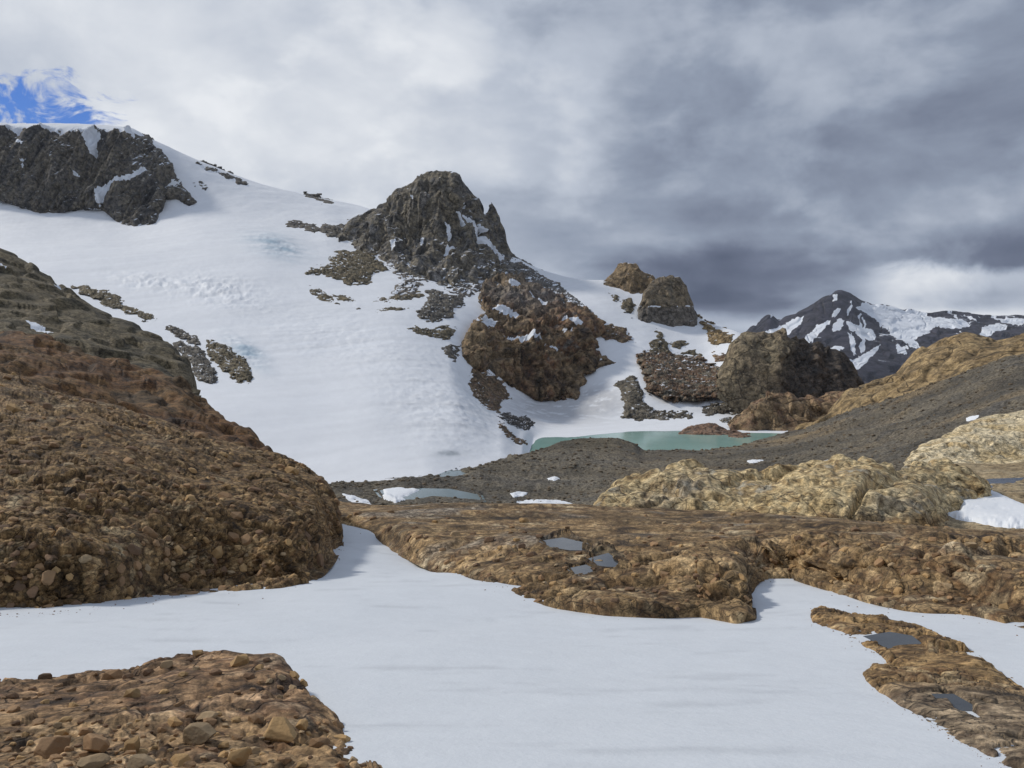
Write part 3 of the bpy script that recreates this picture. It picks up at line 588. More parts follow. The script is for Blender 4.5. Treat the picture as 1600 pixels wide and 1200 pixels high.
# near rock at the lower left
nrc = [(-300, 1075, 5.0), (0, 1068, 5.1), (80, 1061, 5.2), (160, 1050, 5.4), (230, 1040, 5.5), (280, 1024, 5.7), (300, 1018, 5.8), (345, 1018, 5.8), (400, 1022, 5.7), (430, 1025, 5.6), (448, 1040, 5.4), (470, 1066, 5.0), (500, 1099, 4.6), (525, 1125, 4.3), (545, 1152, 4.0), (560, 1178, 3.7), (580, 1215, 3.2), (600, 1270, 2.7), (615, 1330, 2.4)]
dsp, pst = rub_post(0.13, 0.022, BROWN, 61.0, 2.4, 0.8)
def nr_post(g, P, at):
    pst(g, P, at)
    at['col'] = lerp(at['col'], at['col']*np.array([0.92, 0.88, 0.92]), sstep(g.V, 1140, 1090)[..., None])
NRc = [[(-300, 1420, 1.7), (400, 1420, 1.7), (580, 1420, 1.75), (615, 1420, 1.8)], [(-300, 1250, 2.6), (300, 1250, 2.6), (520, 1260, 2.55), (580, 1290, 2.4), (615, 1345, 2.3)], [(-300, 1150, 3.6), (300, 1145, 3.6), (430, 1150, 3.6), (500, 1165, 3.5), (540, 1200, 3.3), (580, 1245, 2.9), (615, 1336, 2.35)], nrc, ('back', 0.18, -0.16), ('back', 0.5, -0.7), ('back', 1.0, -0.6)]
NR = hill('rock_slab', NRc, -290, 614, 1.3, 1.2, M_NEAR, BROWN, 0.5, 0.04, 'flat rubble-strewn brown rock in the lower left corner', 'thing', 'rock', disp=dsp, post=nr_post, seed=61.0, blur=2, gain=np.array([0.95, 0.95, 1.06]))
del NR.obj['kind']

# low rock strip at the lower right
dsp_r = [(1268, 950), (1290, 948), (1330, 958), (1380, 963), (1405, 972), (1440, 978), (1490, 1000), (1530, 1025), (1570, 1055), (1600, 1075), (1760, 1190), (1760, 1290), (1660, 1235), (1600, 1208), (1560, 1190), (1500, 1158), (1450, 1125), (1410, 1100), (1375, 1075), (1350, 1048), (1365, 1036), (1392, 1036), (1380, 1020), (1340, 1000), (1310, 985), (1270, 972)]
def strip_rock():
    poly = dsp_r; du = 1.25
    p = np.array(poly, float); u = np.arange(1255, 1775, du); v = np.arange(1300, 925, -du); U, V = np.meshgrid(u, v)
    D0 = depth_at(B0, u, v); sd = poly_sd(U, V, poly)+5*fbm(np.stack([U/22, V/14, U*0], -1), 5, 0.6)
    P = np.stack([D0*(U-CU)/F, D0, D0*(HV-V)/F], -1)
    d, i1, i2, i3, st = rubble(P, 0.2, 0.02, 77.0, 2.0, 0.9); d = d*np.clip(D0/7, 0.45, 1.2)
    pool = np.maximum(sstep(poly_sd(U, V, [(1340, 992), (1385, 988), (1425, 995), (1455, 1018), (1440, 1032), (1400, 1032), (1385, 1012)])+6*fbm(np.stack([U/14, V/9, U*0+5], -1), 4), -3, 3), sstep(poly_sd(U, V, [(1468, 1088), (1490, 1090), (1540, 1120), (1530, 1126), (1500, 1115)])+5*fbm(np.stack([U/14, V/9, U*0+7], -1), 4), -3, 3))
    mpp = D0/F; lift = mpp*(9*(1-np.exp(-np.maximum(sd, 0)/9))+np.minimum(sd, 0)*1.6)
    P[..., 2] += lift+d*sstep(sd, -1, 5)*(1-0.8*pool)+0.03*fbm(P/1.2, 4)*sstep(sd, 0, 8)-0.05*pool
    c = tint(P, 0.9, BROWN, 12.0)*(0.50+0.5*i1+0.28*i2+0.3*i3)[..., None]
    low = sstep(V, 1060, 1100)[..., None]; c = lerp(c, c.mean(-1, keepdims=True)*np.array([1.2, 1.08, 0.9]), 0.5*low)
    c = lerp(c, c*np.array([0.5, 0.48, 0.48]), 0.6*pool[..., None])
    o = grid_mesh('rock_strip', P, M_NEAR, sd > -5, {'col': c, 'snow': np.zeros(U.shape)})
    tag(o, 'low brown rock with small puddles, lying in the snow at lower right', 'rock')
    # puddles: level water in the two hollows
    for nm, q, lab in (('puddle', [(1348, 994), (1390, 987), (1425, 993), (1457, 1018), (1441, 1034), (1402, 1034), (1388, 1014)], 'larger grey puddle in the rock at lower right'), ('puddle', [(1455, 1084), (1490, 1084), (1550, 1118), (1535, 1134), (1495, 1122)], 'smaller dark puddle in the rock at lower right')):
        m = poly_sd(U, V, q) > 0; z = np.median(P[..., 2][m & (pool > 0.7)])+0.012
        # footprint at that level
        tag(flat_poly(nm, [on_plane(a, b, z) for a, b in q], z, M_POND), lab, kind='structure')
strip_rock()

# pale yellow ridge behind the shelf
yc = [(925, 800, 47), (935, 786, 49), (945, 767, 52), (960, 754, 54), (985, 745, 56), (1040, 736, 58), (1090, 728, 60), (1130, 735, 60), (1165, 747, 59), (1185, 748, 58), (1205, 741, 60), (1260, 730, 61), (1310, 721.5, 62), (1345, 723, 62), (1375, 728, 62), (1398, 735, 62), (1412, 729, 65), (1440, 726, 68), (1475, 726, 70), (1505, 731, 70), (1525, 742, 69), (1540, 754, 68), (1548, 764, 67)]
yb = [(925, 812, 45), (1000, 816, 44), (1100, 822, 43), (1200, 830, 43), (1300, 838, 42), (1400, 842, 42), (1440, 832, 45), (1475, 806, 54), (1500, 786, 61), (1548, 770, 66)]
ym = [(925, 806, 46), (945, 792, 47.5), (1000, 785, 48), (1100, 780, 48.5), (1180, 790, 48), (1260, 780, 48), (1330, 772, 48.5), (1380, 780, 48.5), (1400, 792, 48), (1440, 792, 50), (1475, 772, 60), (1500, 758, 64), (1548, 767, 66.5)]
def y_disp(g):
    d = crag(g.P, 4.5, 0.75, 1.0, 0.5, 90.0)+crag(g.P, 1.4, 0.22, 1.1, 0.8, 91.0)+crag(g.P, 0.5, 0.07, 1.0, 0.6, 93.0)
    crack = np.exp(-((g.U-(1338+0.55*(790-g.V)))/5.0)**2)*sstep(g.V, 745, 760)*sstep(g.V, 825, 800)
    hole = blob(g.U, g.V, 1425, 748, 26, 7, 10)+blob(g.U, g.V, 1375, 758, 22, 8, 0)*0.7
    return d-0.8*crack-1.3*hole
def y_post(g, P, at):
    grey = np.clip(blob(g.U, g.V, 1050, 775, 60, 25, -20)+blob(g.U, g.V, 1390, 795, 50, 25), 0, 1)*np.clip(0.55+fbm(P/1.5+3, 4), 0, 1)
    at['col'] = lerp(at['col'], np.array([0.27, 0.25, 0.21])*(1+0.5*fbm(P/0.5, 3))[..., None], (0.75*grey)[..., None])
    at['col'] = lerp(at['col'], tint(P, 2.0, BROWN, 4.0), sstep(g.V, 798, 822)[..., None])
YR = hill('rock_ridge', [shiftc(yb, 15, -1.5), yb, ym, yc, ('back', 4, -1.5), ('back', 14, -7)], 926, 1547, 1.15, 1.0, M_MID, OCHRE, 1.9, 0.3, 'pale yellow-brown humped rock ridge behind the brown shelf', 'thing', 'rock', disp=y_disp, post=y_post, seed=90.0, blur=4, gain=1.08)
del YR.obj['kind']

# sandy basin on the right, with the pale rock rising behind it
BSc = [[(1400, 862, 38), (2100, 862, 38)], [(1400, 838, 45), (1600, 838, 45), (2100, 838, 44)], [(1400, 800, 58), (1600, 795, 60), (2100, 790, 60)], [(1400, 765, 72), (1600, 755, 78), (2100, 745, 80)], [(1400, 760, 80), (1440, 742, 90), (1480, 728, 96), (1600, 722, 100), (2100, 700, 100)], ('back', 6, -0.6), ('back', 20, -8)]
def bs_disp(g): return crag(g.P, 2.5, 0.10, 1.0, 0.5, 95.0)+fbm(g.P/9.0, 3)*0.35
BS = hill('ground', BSc, 1425, 2050, 1.6, 1.2, M_MID, [(0.24, 0.18, 0.10), (0.36, 0.27, 0.155), (0.42, 0.33, 0.2), (0.25, 0.20, 0.14)], 3.0, 0.2, 'sandy yellow rock floor of the hollow on the right', disp=bs_disp, seed=95.0)
prc = [(1412, 725, 104), (1430, 705, 108), (1445, 694, 110), (1480, 681, 113), (1500, 667, 116), (1540, 653, 120), (1575, 646, 122), (1610, 640, 124), (1700, 622, 126), (1900, 600, 130), (2100, 590, 130)]
PR = hill('rock_dome', [[(1412, 740, 94), (1600, 740, 94), (2100, 735, 94)], [(1412, 727, 101), (1450, 722, 101), (1520, 716, 102), (1600, 712, 103), (2100, 690, 104)], [(1412, 726, 103), (1450, 705, 105), (1520, 685, 107), (1600, 672, 109), (2100, 640, 112)], prc, ('back', 8, -3), ('back', 30, -16)],
     1413, 2050, 1.25, 1.0, M_MID, [(0.42, 0.32, 0.17), (0.56, 0.45, 0.27), (0.62, 0.53, 0.36), (0.48, 0.36, 0.19)], 3.2, 0.5, 'pale sunlit yellow rock dome at the right edge', 'thing', 'rock', seed=98.0, vert=1.3, blocky=0.45, blur=2, gain=1.12)
del PR.obj['kind']

# =================================================================== ROCKS OF THE MIDDLE DISTANCE
def over(g, du, dz=0): return g
def base_curve(g, pts, off=0.0):
    return [(u, v, float(depth_at(g, np.array([float(u)]), np.array([float(v)]))[0, 0])+off) for u, v in pts]
# central peak
pk_crest = [(528, 366), (540, 352), (552, 342), (570, 332), (600, 311), (625, 291), (640, 286), (652, 277), (665, 270), (682, 265.5), (700, 264.5), (710, 268), (718, 275), (728, 286), (738, 299), (746, 309), (752, 320), (757, 334), (762, 323), (768, 315), (774, 322), (781, 337), (788, 358), (795, 386), (806, 398), (820, 410), (836, 424)]
pk_d = [(u, v, float(np.interp(u, [528, 600, 700, 760, 836], [905, 905, 905, 905, 885]))) for u, v in pk_crest]
pk_b = [(528, 378), (560, 388), (600, 408), (640, 430), (700, 448), (760, 440), (800, 436), (836, 434)]
pk_base = base_curve(G, pk_b, -3)
pk_m = [(528, 371, 880), (560, 366, 872), (600, 365, 862), (640, 370, 850), (700, 372, 845), (740, 380, 850), (780, 398, 866), (800, 412, 872), (836, 428, 882)]
pk_m2 = [(528, 368, 890), (560, 350, 885), (600, 332, 880), (640, 318, 872), (700, 305, 868), (740, 325, 878), (770, 350, 888), (800, 402, 882), (836, 425, 884)]
pks = [[(722, 325), (735, 340), (748, 362), (762, 376), (775, 388), (790, 402), (805, 415), (788, 405), (765, 388), (748, 375), (735, 350)], [(715, 328), (722, 330), (730, 348), (726, 352)], [(695, 345), (703, 350), (706, 368), (700, 372)], [(690, 390), (705, 382), (716, 379), (700, 392)], [(655, 365), (662, 372), (660, 385), (655, 380)], [(640, 303), (645, 304), (646, 312)], [(736, 336), (742, 342), (757, 365), (748, 358)],
 [(610, 380), (618, 378), (618, 388), (612, 390)], [(725, 315), (733, 314), (734, 318), (724, 318)]]
def pk_post(g, P, at):
    tanm = np.clip(blob(g.U, g.V, 690, 305, 28, 45)+0.8*blob(g.U, g.V, 640, 325, 22, 35)+0.7*blob(g.U, g.V, 580, 375, 30, 12), 0, 1)*np.clip(0.5+1.5*fbm(P/np.array([12., 12., 40.], np.float32), 4), 0, 1)
    at['col'] = lerp(at['col'], np.array([0.24, 0.195, 0.115]), (0.65*tanm)[..., None])
    at['snow'] = np.clip(at['snow']+0.30*sstep(g.U, 735, 770)*(fbm(P/9.0+4, 4) > 0.12), 0, 1)
def pk_disp(g):
    return (ribs(g.P, 30, 6.5, 0.25, 0.3, 120.0)+crag(g.P, 20, 2.6, 0.45, 1.2, 121.0, 0.6)+crag(g.P, 6, 1.3, 0.5, 0.9, 123.0, 0.6)-2.5)*(0.40+0.60*sstep(np.abs(g.V-np.min(g.V, 0, keepdims=True)), 2, 26))
PK = hill('rock_peak', [shiftc(pk_base, 6, -4), pk_base, pk_m, pk_m2, pk_d, ('back', 18, -14), ('back', 45, -60), ('back', 60, -60)], 529, 835, 1.0, 0.9, M_FAR, [(0.06, 0.058, 0.056), (0.13, 0.124, 0.116), (0.21, 0.18, 0.13), (0.10, 0.096, 0.092), (0.27, 0.255, 0.235)], 16, 3, 'steep dark rock peak rising from the snow in the centre', 'thing', 'rock peak', seed=120.0, snow=(0.92, 0.24, 0.68), snow_polys=pks, post=pk_post, disp=pk_disp, ts=(1, 1, 0.35))
del PK.obj['kind']
scree = [(0.17, 0.165, 0.16), (0.22, 0.21, 0.2), (0.15, 0.14, 0.13)]
outcrop('rock_apron', G, [(596, 388), (660, 385), (740, 380), (785, 405), (815, 425), (790, 436), (768, 432), (757, 452), (735, 461), (700, 456), (690, 442), (655, 447), (645, 460), (612, 458), (626, 438), (603, 412)], M_FAR, [(0.12, 0.11, 0.10), (0.19, 0.16, 0.12), (0.17, 0.16, 0.155), (0.22, 0.17, 0.10)], 9, PK.obj, 14, 2.6, edge=6.0, du=1.0, snow=(0.90, 0.3, 0.75), dep=0.5)
outcrop('rock_shoulder', G, [(738, 385), (775, 394), (802, 402), (830, 419), (868, 441), (905, 471), (925, 488), (885, 480), (850, 456), (815, 440), (790, 440), (762, 446), (745, 420)], M_FAR, [(0.10, 0.095, 0.09), (0.17, 0.155, 0.135), (0.15, 0.145, 0.14), (0.20, 0.16, 0.11)], 12, PK.obj, 14, 2.4, edge=5.0, du=1.0, snow=(0.92, 0.3, 0.7), dep=0.5)
# summit cliff on the left
cl_s = [[(150, 300), (165, 290), (185, 281), (205, 276), (222, 264), (228, 272), (205, 284), (178, 292), (163, 305), (158, 325), (152, 318)], [(132, 215), (145, 205), (160, 207), (150, 222), (148, 240), (138, 238)], [(28, 222), (42, 228), (38, 232), (28, 228)], [(33, 252), (42, 250), (36, 262)], [(172, 205), (205, 203), (214, 215), (190, 212)], [(112, 265), (122, 270), (126, 275), (115, 272)]]
def cl_post(U, V, P, at):
    at['snow'] = np.maximum(at['snow'], sstep(fbm(np.stack([U/16, V/5, U*0], -1), 3)*9+204-V, -2, 2)*sstep(U, -300, 0)*0.9)
C_ = outcrop('rock_cliff', G, [(-260, 190), (0, 196.5), (60, 198), (130, 199), (165, 202), (200, 204), (215, 212), (230, 213), (238, 224), (246, 232), (262, 247), (272, 268), (285, 288), (306, 316), (296, 321), (275, 312), (258, 310), (254, 330), (238, 349), (210, 354), (190, 350), (172, 338), (160, 328), (130, 328), (100, 331), (55, 332), (20, 320), (0, 314), (-260, 290)], M_FAR, GREY, 24, None, 15, 2.4, 2.5, 10, 1.0, ts=(1.3, 0.25, 0.2), rib=(34, 13, 0.18, 0.2), snow=(0.86, 0.22, 0.62), snow_polys=cl_s, vert=0.22, dep=0.3, label='long dark cliff streaked with snow below the left skyline', cat='cliff', blocky=0.9, seed=130.0, post=cl_post)

OUT = [  # polygon, palette, bulge (photo px), label
 ([(113, 449), (135, 446), (150, 452), (166, 455), (186, 463), (195, 475), (215, 483), (235, 489), (246, 498), (240, 502), (215, 498), (198, 492), (190, 485), (176, 481), (165, 478), (150, 468), (128, 459)], OLIVE, 7, 'long grey rock strip lying in snow just above the olive ridge'),
 ([(252, 507), (264, 511), (275, 508), (290, 519), (305, 527), (314, 537), (306, 539), (290, 530), (275, 527), (265, 520)], GREY, 4, 'small narrow rock on the glacier above the dark rock pair'),
 ([(270, 538), (285, 536), (298, 541), (310, 541), (320, 555), (335, 574), (338, 597), (322, 598), (306, 586), (299, 566), (280, 550)], GREY, 7, 'ragged grey rock on the glacier touching the end of the olive ridge'),
 ([(324, 533), (340, 532), (365, 547), (383, 555), (393, 575), (393, 597), (375, 596), (350, 580), (330, 562), (325, 548)], OLIVE, 9, 'brown lens-shaped rock beside blue ice on the glacier'),
 ([(445, 343), (465, 344), (485, 350), (500, 358), (490, 361), (470, 353), (448, 349)], GREY, 2, 'thin rock streak on upper glacier left of the peak'),
 ([(300, 283), (312, 284), (326, 294), (322, 299), (308, 291)], GREY, 2, 'tiny rock streak on snow beside the foot of the long cliff'),
 ([(308, 254), (330, 261), (352, 270), (372, 280), (384, 288), (370, 284), (345, 273), (322, 264)], GREY, 2, 'thin line of rocks along the snow crest right of the cliff'),
 ([(480, 306), (500, 309), (516, 316), (508, 318), (490, 312)], GREY, 1.5, 'faint sliver of rock on the skyline between cliff and peak'),
 ([(505, 350), (528, 350), (545, 345), (556, 360), (556, 380), (532, 377), (515, 370), (505, 362)], GREY, 4, 'broken rocks at the left foot of the central peak'),
 ([(511, 403), (530, 394), (560, 392), (590, 395), (586, 405), (600, 410), (604, 421), (590, 427), (572, 441), (545, 444), (520, 437), (508, 432), (478, 428), (483, 418), (500, 416), (515, 410)], OLIVE, 6, 'wide cluster of flat brown slabs on snow below the peak'),
 ([(480, 449), (500, 454), (522, 465), (536, 480), (526, 478), (505, 470), (486, 459)], OLIVE, 2, 'slim slanting rock on the glacier left below the brown slabs'),
 ([(522, 463), (540, 462), (556, 470), (545, 475), (528, 470)], OLIVE, 2.5, 'small oval rock next to the slim slanting rock'),
 ([(546, 482), (560, 480), (574, 488), (568, 491), (552, 487)], GREY, 2, 'small dark rock on snow below the oval rock'),
 ([(572, 468), (600, 466), (630, 460), (655, 457), (661, 461), (635, 470), (600, 474), (575, 473)], OLIVE, 3, 'long thin rock band below the scree of the peak'),
 ([(585, 482), (600, 477), (625, 481), (640, 479), (649, 484), (620, 488), (600, 488), (586, 487)], OLIVE, 3, 'low dark rock band beneath the long thin one'),
 ([(668, 455), (685, 452), (700, 462), (722, 465), (724, 475), (712, 482), (709, 497), (680, 503), (655, 500), (650, 487), (660, 478), (670, 472)], GREY, 6, 'grey irregular rock in snow left of the brown massif top'),
 ([(635, 513), (650, 510), (665, 514), (680, 513), (695, 509), (714, 512), (716, 520), (700, 531), (675, 529), (650, 523)], OLIVE, 5, 'row of rounded grey-brown rocks on snow left of the massif'),
 ([(691, 543), (705, 538), (720, 540), (719, 552), (712, 564), (700, 558)], GREY, 4, 'small isolated grey rock at the left foot of the massif'),
 ([(738, 576), (760, 582), (785, 598), (800, 622), (782, 628), (780, 645), (762, 640), (742, 622), (738, 605)], MASSIF, 9, 'brown rock buttress below the left corner of the massif'),
 ([(776, 648), (800, 648), (822, 651), (836, 662), (826, 671), (800, 668), (785, 660)], [(0.05, 0.05, 0.05), (0.10, 0.09, 0.08)], 4, 'black dirt-covered ice block at the foot of the buttress'),
 ([(775, 655), (790, 664), (802, 676), (816, 687), (824, 694), (812, 693), (795, 681), (780, 668)], MASSIF, 4, 'thin dark rock rib between glacier and lake shore'),
 ([(935, 508), (955, 508), (975, 515), (992, 533), (970, 534), (940, 528)], MASSIF, 5, 'reddish pointed rock on snow right of the massif'),
 ([(970, 475), (985, 470), (992, 480), (986, 493), (975, 486)], OLIVE, 4, 'small brown rock on snow below the two domes'),
 ([(950, 458), (960, 460), (968, 470), (960, 470)], OLIVE, 2, 'tiny brown streak on the snow left of the domes'),
 ([(1085, 495), (1100, 501), (1120, 514), (1144, 524), (1140, 535), (1120, 541), (1108, 532), (1104, 515)], TAN, 5, 'tan rock slope descending right from the rounded dome'),
 ([(1018, 533), (1032, 530), (1045, 538), (1046, 553), (1017, 553)], OLIVE, 4, 'squarish olive rock in snow below the rounded dome'),
 ([(1046, 538), (1064, 533), (1079, 540), (1062, 543)], OLIVE, 2, 'thin rock beside the squarish olive rock'),
 ([(1066, 551), (1084, 547), (1102, 557), (1086, 557)], OLIVE, 2, 'low rock lens in the snow above the round brown hump'),
 ([(1112, 551), (1139, 553), (1131, 562), (1118, 566)], MASSIF, 3, 'small reddish rock on snow left of the dark hump'),
 ([(1026, 518), (1034, 520), (1036, 530), (1027, 527)], OLIVE, 2, 'tiny rock just above the squarish olive rock'),
 ([(993, 553), (1020, 548), (1060, 554), (1095, 558), (1112, 568), (1132, 578), (1145, 598), (1140, 611), (1120, 623), (1085, 628), (1040, 625), (1012, 613), (1008, 590), (1000, 572)], [(0.12, 0.11, 0.09), (0.17, 0.145, 0.105), (0.20, 0.12, 0.07), (0.14, 0.10, 0.07)], 20, 'round brown rock hump above the lake snow'),
 ([(960, 598), (978, 590), (990, 588), (1005, 612), (1004, 626), (1022, 640), (1060, 643), (1083, 645), (1080, 652), (1050, 656), (1010, 655), (972, 654), (976, 632)], SCREE, 6, 'grey scree tongue running down to the lake snow'),
 ([(1098, 636), (1120, 630), (1136, 632), (1160, 618), (1190, 612), (1195, 640), (1150, 645), (1115, 649), (1098, 645)], SCREE, 5, 'dark rubble bank on snow left of the tan shore rocks'),
 ([(1124, 655), (1142, 653), (1143, 659), (1126, 660)], SCREE, 2.5, 'tiny dark rock in snow just above the lake island'),
]
for poly, cols, bg_, lab in OUT:
    outcrop('rock', G, poly, M_FAR, cols, bg_*1.7, None, 11, 3.0, 7.0, 6, 1.0, snow=(1.0, 0.25, 0.55), label=lab, cat='rock', blocky=0.45, vert=1.1)
def ms_post(U, V, P, at):
    rust = np.clip(blob(U, V, 830, 590, 40, 40)+blob(U, V, 880, 500, 60, 30), 0, 1)*np.clip(0.5+1.6*fbm(P/np.array([9., 9., 30.], np.float32), 4), 0, 1)
    at['col'] = lerp(at['col'], np.array([0.22, 0.10, 0.045]), (0.45*rust)[..., None])
    bed = (P[..., 2]-0.28*P[..., 0])/9.0+0.8*fbm(P/30+4, 3); fr = bed-np.floor(bed); P[..., 1] -= 3.4*(np.minimum(fr/0.8, (1-fr)/0.2)-0.5)*sstep(poly_sd(U, V, [(730, 450), (800, 435), (930, 495), (940, 570), (890, 615), (780, 585), (730, 550)]), 0, 15)
    for k_ in ((790, 575, 16, 26, 0, 9), (912, 560, 30, 14, 15, 12), (905, 603, 16, 10, 0, 6)):
        P[..., 1] += k_[5]*blob(U, V, *k_[:5])
    at['col'] = lerp(at['col'], np.array([0.27, 0.195, 0.11])*(1+0.6*fbm(P/6+2, 3))[..., None], np.clip(0.7*blob(U, V, 748, 535, 30, 34)+0.4*blob(U, V, 790, 448, 40, 14), 0, 1)[..., None])
    gry = blob(U, V, 800, 470, 50, 14, 20)+0.8*blob(U, V, 845, 460, 50, 14, 25)
    at['col'] = lerp(at['col'], np.array([0.19, 0.185, 0.18]), np.clip(0.65*gry, 0, 1)[..., None])
outcrop('rock_massif', G, [(757, 440), (790, 427), (815, 431), (850, 449), (880, 462), (900, 474), (926, 490), (936, 506), (945, 520), (930, 530), (932, 546), (962, 567), (945, 575), (912, 584), (916, 598), (901, 627), (870, 629), (835, 622), (800, 605), (780, 592), (740, 576), (722, 556), (722, 532), (735, 512), (758, 490), (749, 466), (752, 456)], M_FAR, MASSIF, 52, None, 26, 3.2, 3.0, 22, 1.0, snow=(1.08, 0.16, 0.5), snow_polys=[[(786, 518), (802, 520), (850, 533), (830, 536), (800, 529)], [(758, 489), (775, 486), (800, 488), (815, 496), (795, 496), (770, 494)], [(790, 447), (812, 444), (820, 450), (800, 452)], [(878, 520), (888, 522), (892, 527), (880, 525)], [(738, 514), (760, 500), (792, 505), (768, 511)], [(826, 466), (862, 479), (850, 484)], [(870, 500), (908, 512), (898, 517)], [(850, 545), (880, 550), (868, 553)]], vert=0.6, rib=(30, 11, 0.35, 0.5), label='large rust-stained brown rock massif between glacier and lake', cat='rock', post=ms_post, seed=140.0)

def rise(name, crest, base, d_off, label, cols, u0, u1, L, A, seed, mid=None, snow=None, post=None, back=(12, -8), dbase=None, vert=0.6, disp=None):
    bc = base_curve(G, base, -3) if dbase is None else [(u, v, dbase) for u, v in base]
    us = [p[0] for p in crest]; bu = [p[0] for p in bc]
    dd = np.interp(us, bu, [p[2] for p in bc]); bv = np.interp(us, bu, [p[1] for p in bc])
    cc = [(u, v, float(d+d_off)) for (u, v), d in zip(crest, dd)]
    m1 = [(u, float(lerp(b, v, 0.45)), float(d+d_off*0.22)) for (u, v), d, b in zip(crest, dd, bv)]
    m2 = [(u, float(lerp(b, v, 0.82)), float(d+d_off*0.55)) for (u, v), d, b in zip(crest, dd, bv)]
    g = hill(name, [shiftc(bc, 6, -2), bc, m1, m2, cc, ('back', back[0], back[1]), ('back', back[0]*3, back[1]*5)], u0, u1, 1.0, 0.9, M_FAR, cols, L, A, label, 'thing', 'rock', seed=seed, snow=snow, post=post, vert=vert, blocky=0.7, disp=disp)
    del g.obj['kind']; return g
rise('rock_tower', [(942, 441), (952, 432), (960, 424), (968, 413), (980, 411.5), (992, 413), (1000, 421), (1008, 428), (1018, 429), (1024, 436), (1028, 448)], [(942, 444), (960, 447), (975, 452), (990, 456), (1010, 456), (1028, 452)], 22, 'jagged brown rock tower on the snow skyline', [(0.15, 0.11, 0.07), (0.25, 0.18, 0.10), (0.19, 0.14, 0.09)], 943, 1027, 9, 1.6, 150.0, snow=(0.92, 0.15, 0.5))
def dome_post(g, P, at):
    at['col'] = lerp(at['col'], np.array([0.15, 0.14, 0.13]), (0.7*sstep(g.V+4*fbm(P/8, 3), 476, 484))[..., None])
    at['snow'] = np.maximum(at['snow'], 0.9*np.exp(-((g.V-479-2*fbm(P/10, 3))/1.3)**2)*(fbm(P/9+3, 3) > -0.05))
rise('rock_dome', [(996, 490), (1000, 474), (1005, 460), (1012, 446), (1022, 438), (1035, 433), (1050, 431.5), (1060, 433), (1068, 441), (1074, 452), (1079, 468), (1084, 482), (1090, 496)], [(996, 497), (1010, 502), (1025, 502), (1045, 507), (1060, 508), (1090, 504)], 28, 'rounded grey-brown rock dome beside the jagged tower', [(0.14, 0.125, 0.10), (0.21, 0.165, 0.105), (0.16, 0.13, 0.095)], 997, 1089, 9, 1.5, 155.0, snow=(0.95, 0.12, 0.4), post=dome_post)
def hump_post(g, P, at):
    shade_side = np.clip(sstep(g.U+0.35*(g.V-560), 1205, 1250), 0, 1)  # shade of the flank turned from the sun, put into the rock colour
    at['col'] = lerp(at['col'], tint(P, 14, [(0.04, 0.036, 0.034), (0.08, 0.064, 0.052), (0.11, 0.082, 0.06)], 3.0), (0.95*shade_side)[..., None])
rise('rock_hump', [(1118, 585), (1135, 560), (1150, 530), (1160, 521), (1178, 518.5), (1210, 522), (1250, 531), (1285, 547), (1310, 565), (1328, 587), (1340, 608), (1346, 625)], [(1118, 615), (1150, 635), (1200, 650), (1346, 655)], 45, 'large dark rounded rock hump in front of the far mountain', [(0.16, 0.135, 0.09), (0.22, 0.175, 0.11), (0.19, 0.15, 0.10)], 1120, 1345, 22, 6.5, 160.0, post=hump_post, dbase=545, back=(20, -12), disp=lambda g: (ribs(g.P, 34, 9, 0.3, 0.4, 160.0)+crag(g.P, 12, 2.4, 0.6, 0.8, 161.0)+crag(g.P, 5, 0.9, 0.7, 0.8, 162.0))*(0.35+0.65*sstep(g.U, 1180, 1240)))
rise('shore_rock', [(1140, 668), (1160, 645), (1178, 624), (1205, 613), (1230, 619), (1240, 622), (1262, 619), (1283, 620), (1300, 617), (1325, 612), (1345, 615), (1352, 640)], [(1140, 676), (1200, 675), (1260, 678), (1352, 680)], 22, 'tan fractured rocks on the far right shore of the lake', [(0.21, 0.15, 0.09), (0.28, 0.20, 0.115), (0.23, 0.14, 0.085), (0.19, 0.165, 0.13)], 1141, 1351, 13, 3.2, 165.0, dbase=478)
# lake island: low reddish rocks standing in the water
LK = loft([[(1000, 716, 345), (1300, 716, 345)], [(1000, 700, -LZ*F/140), (1300, 700, -LZ*F/140)], [(1000, 680, -LZ*F/120), (1300, 680, -LZ*F/120)], [(1000, 660, -LZ*F/100), (1300, 660, -LZ*F/100)], [(1000, 650, -LZ*F/90), (1300, 650, -LZ*F/90)]], 1000, 1300, 4, 1.0)
def islet(poly, crestv, label, seed):
    p = np.array(poly, float); u0, u1 = p[:, 0].min(), p[:, 0].max()
    base = [(u, v) for u, v in poly if v >= crestv(u)+2]
    cr_ = [(float(u), float(crestv(u))) for u in np.linspace(u0, u1, 14)]
    vb = float(np.percentile(p[:, 1], 75)); db = -LZ*F/(vb-HV)
    bc = [(u0, vb-1, db), (0.5*(u0+u1), vb+1.0, db-6), (u1, vb-1, db)]
    cc = [(u, v, db+9.0) for u, v in cr_]
    g = hill('island_rock', [shiftc(bc, 4, -3), bc, cc, ('back', 8, -1.5), ('back', 20, -4)], u0, u1, 0.8, 0.7, M_FAR, [(0.17, 0.11, 0.075), (0.23, 0.14, 0.09), (0.15, 0.12, 0.095)], 4, 0.8, label, 'thing', 'rock', seed=seed)
    del g.obj['kind']
islet([(1060, 671), (1170, 671), (1172, 678), (1060, 678)], lambda u: float(np.interp(u, [1060, 1075, 1090, 1113, 1122, 1135, 1150, 1172], [676, 667, 664, 661, 664, 671, 674, 679])), 'low reddish rock island in the turquoise lake', 170.0)
islet([(1138, 676), (1172, 676), (1172, 682), (1138, 682)], lambda u: float(np.interp(u, [1138, 1148, 1158, 1172], [681, 677, 676.5, 681])), 'small flat rock at the right tip of the lake island', 171.0)

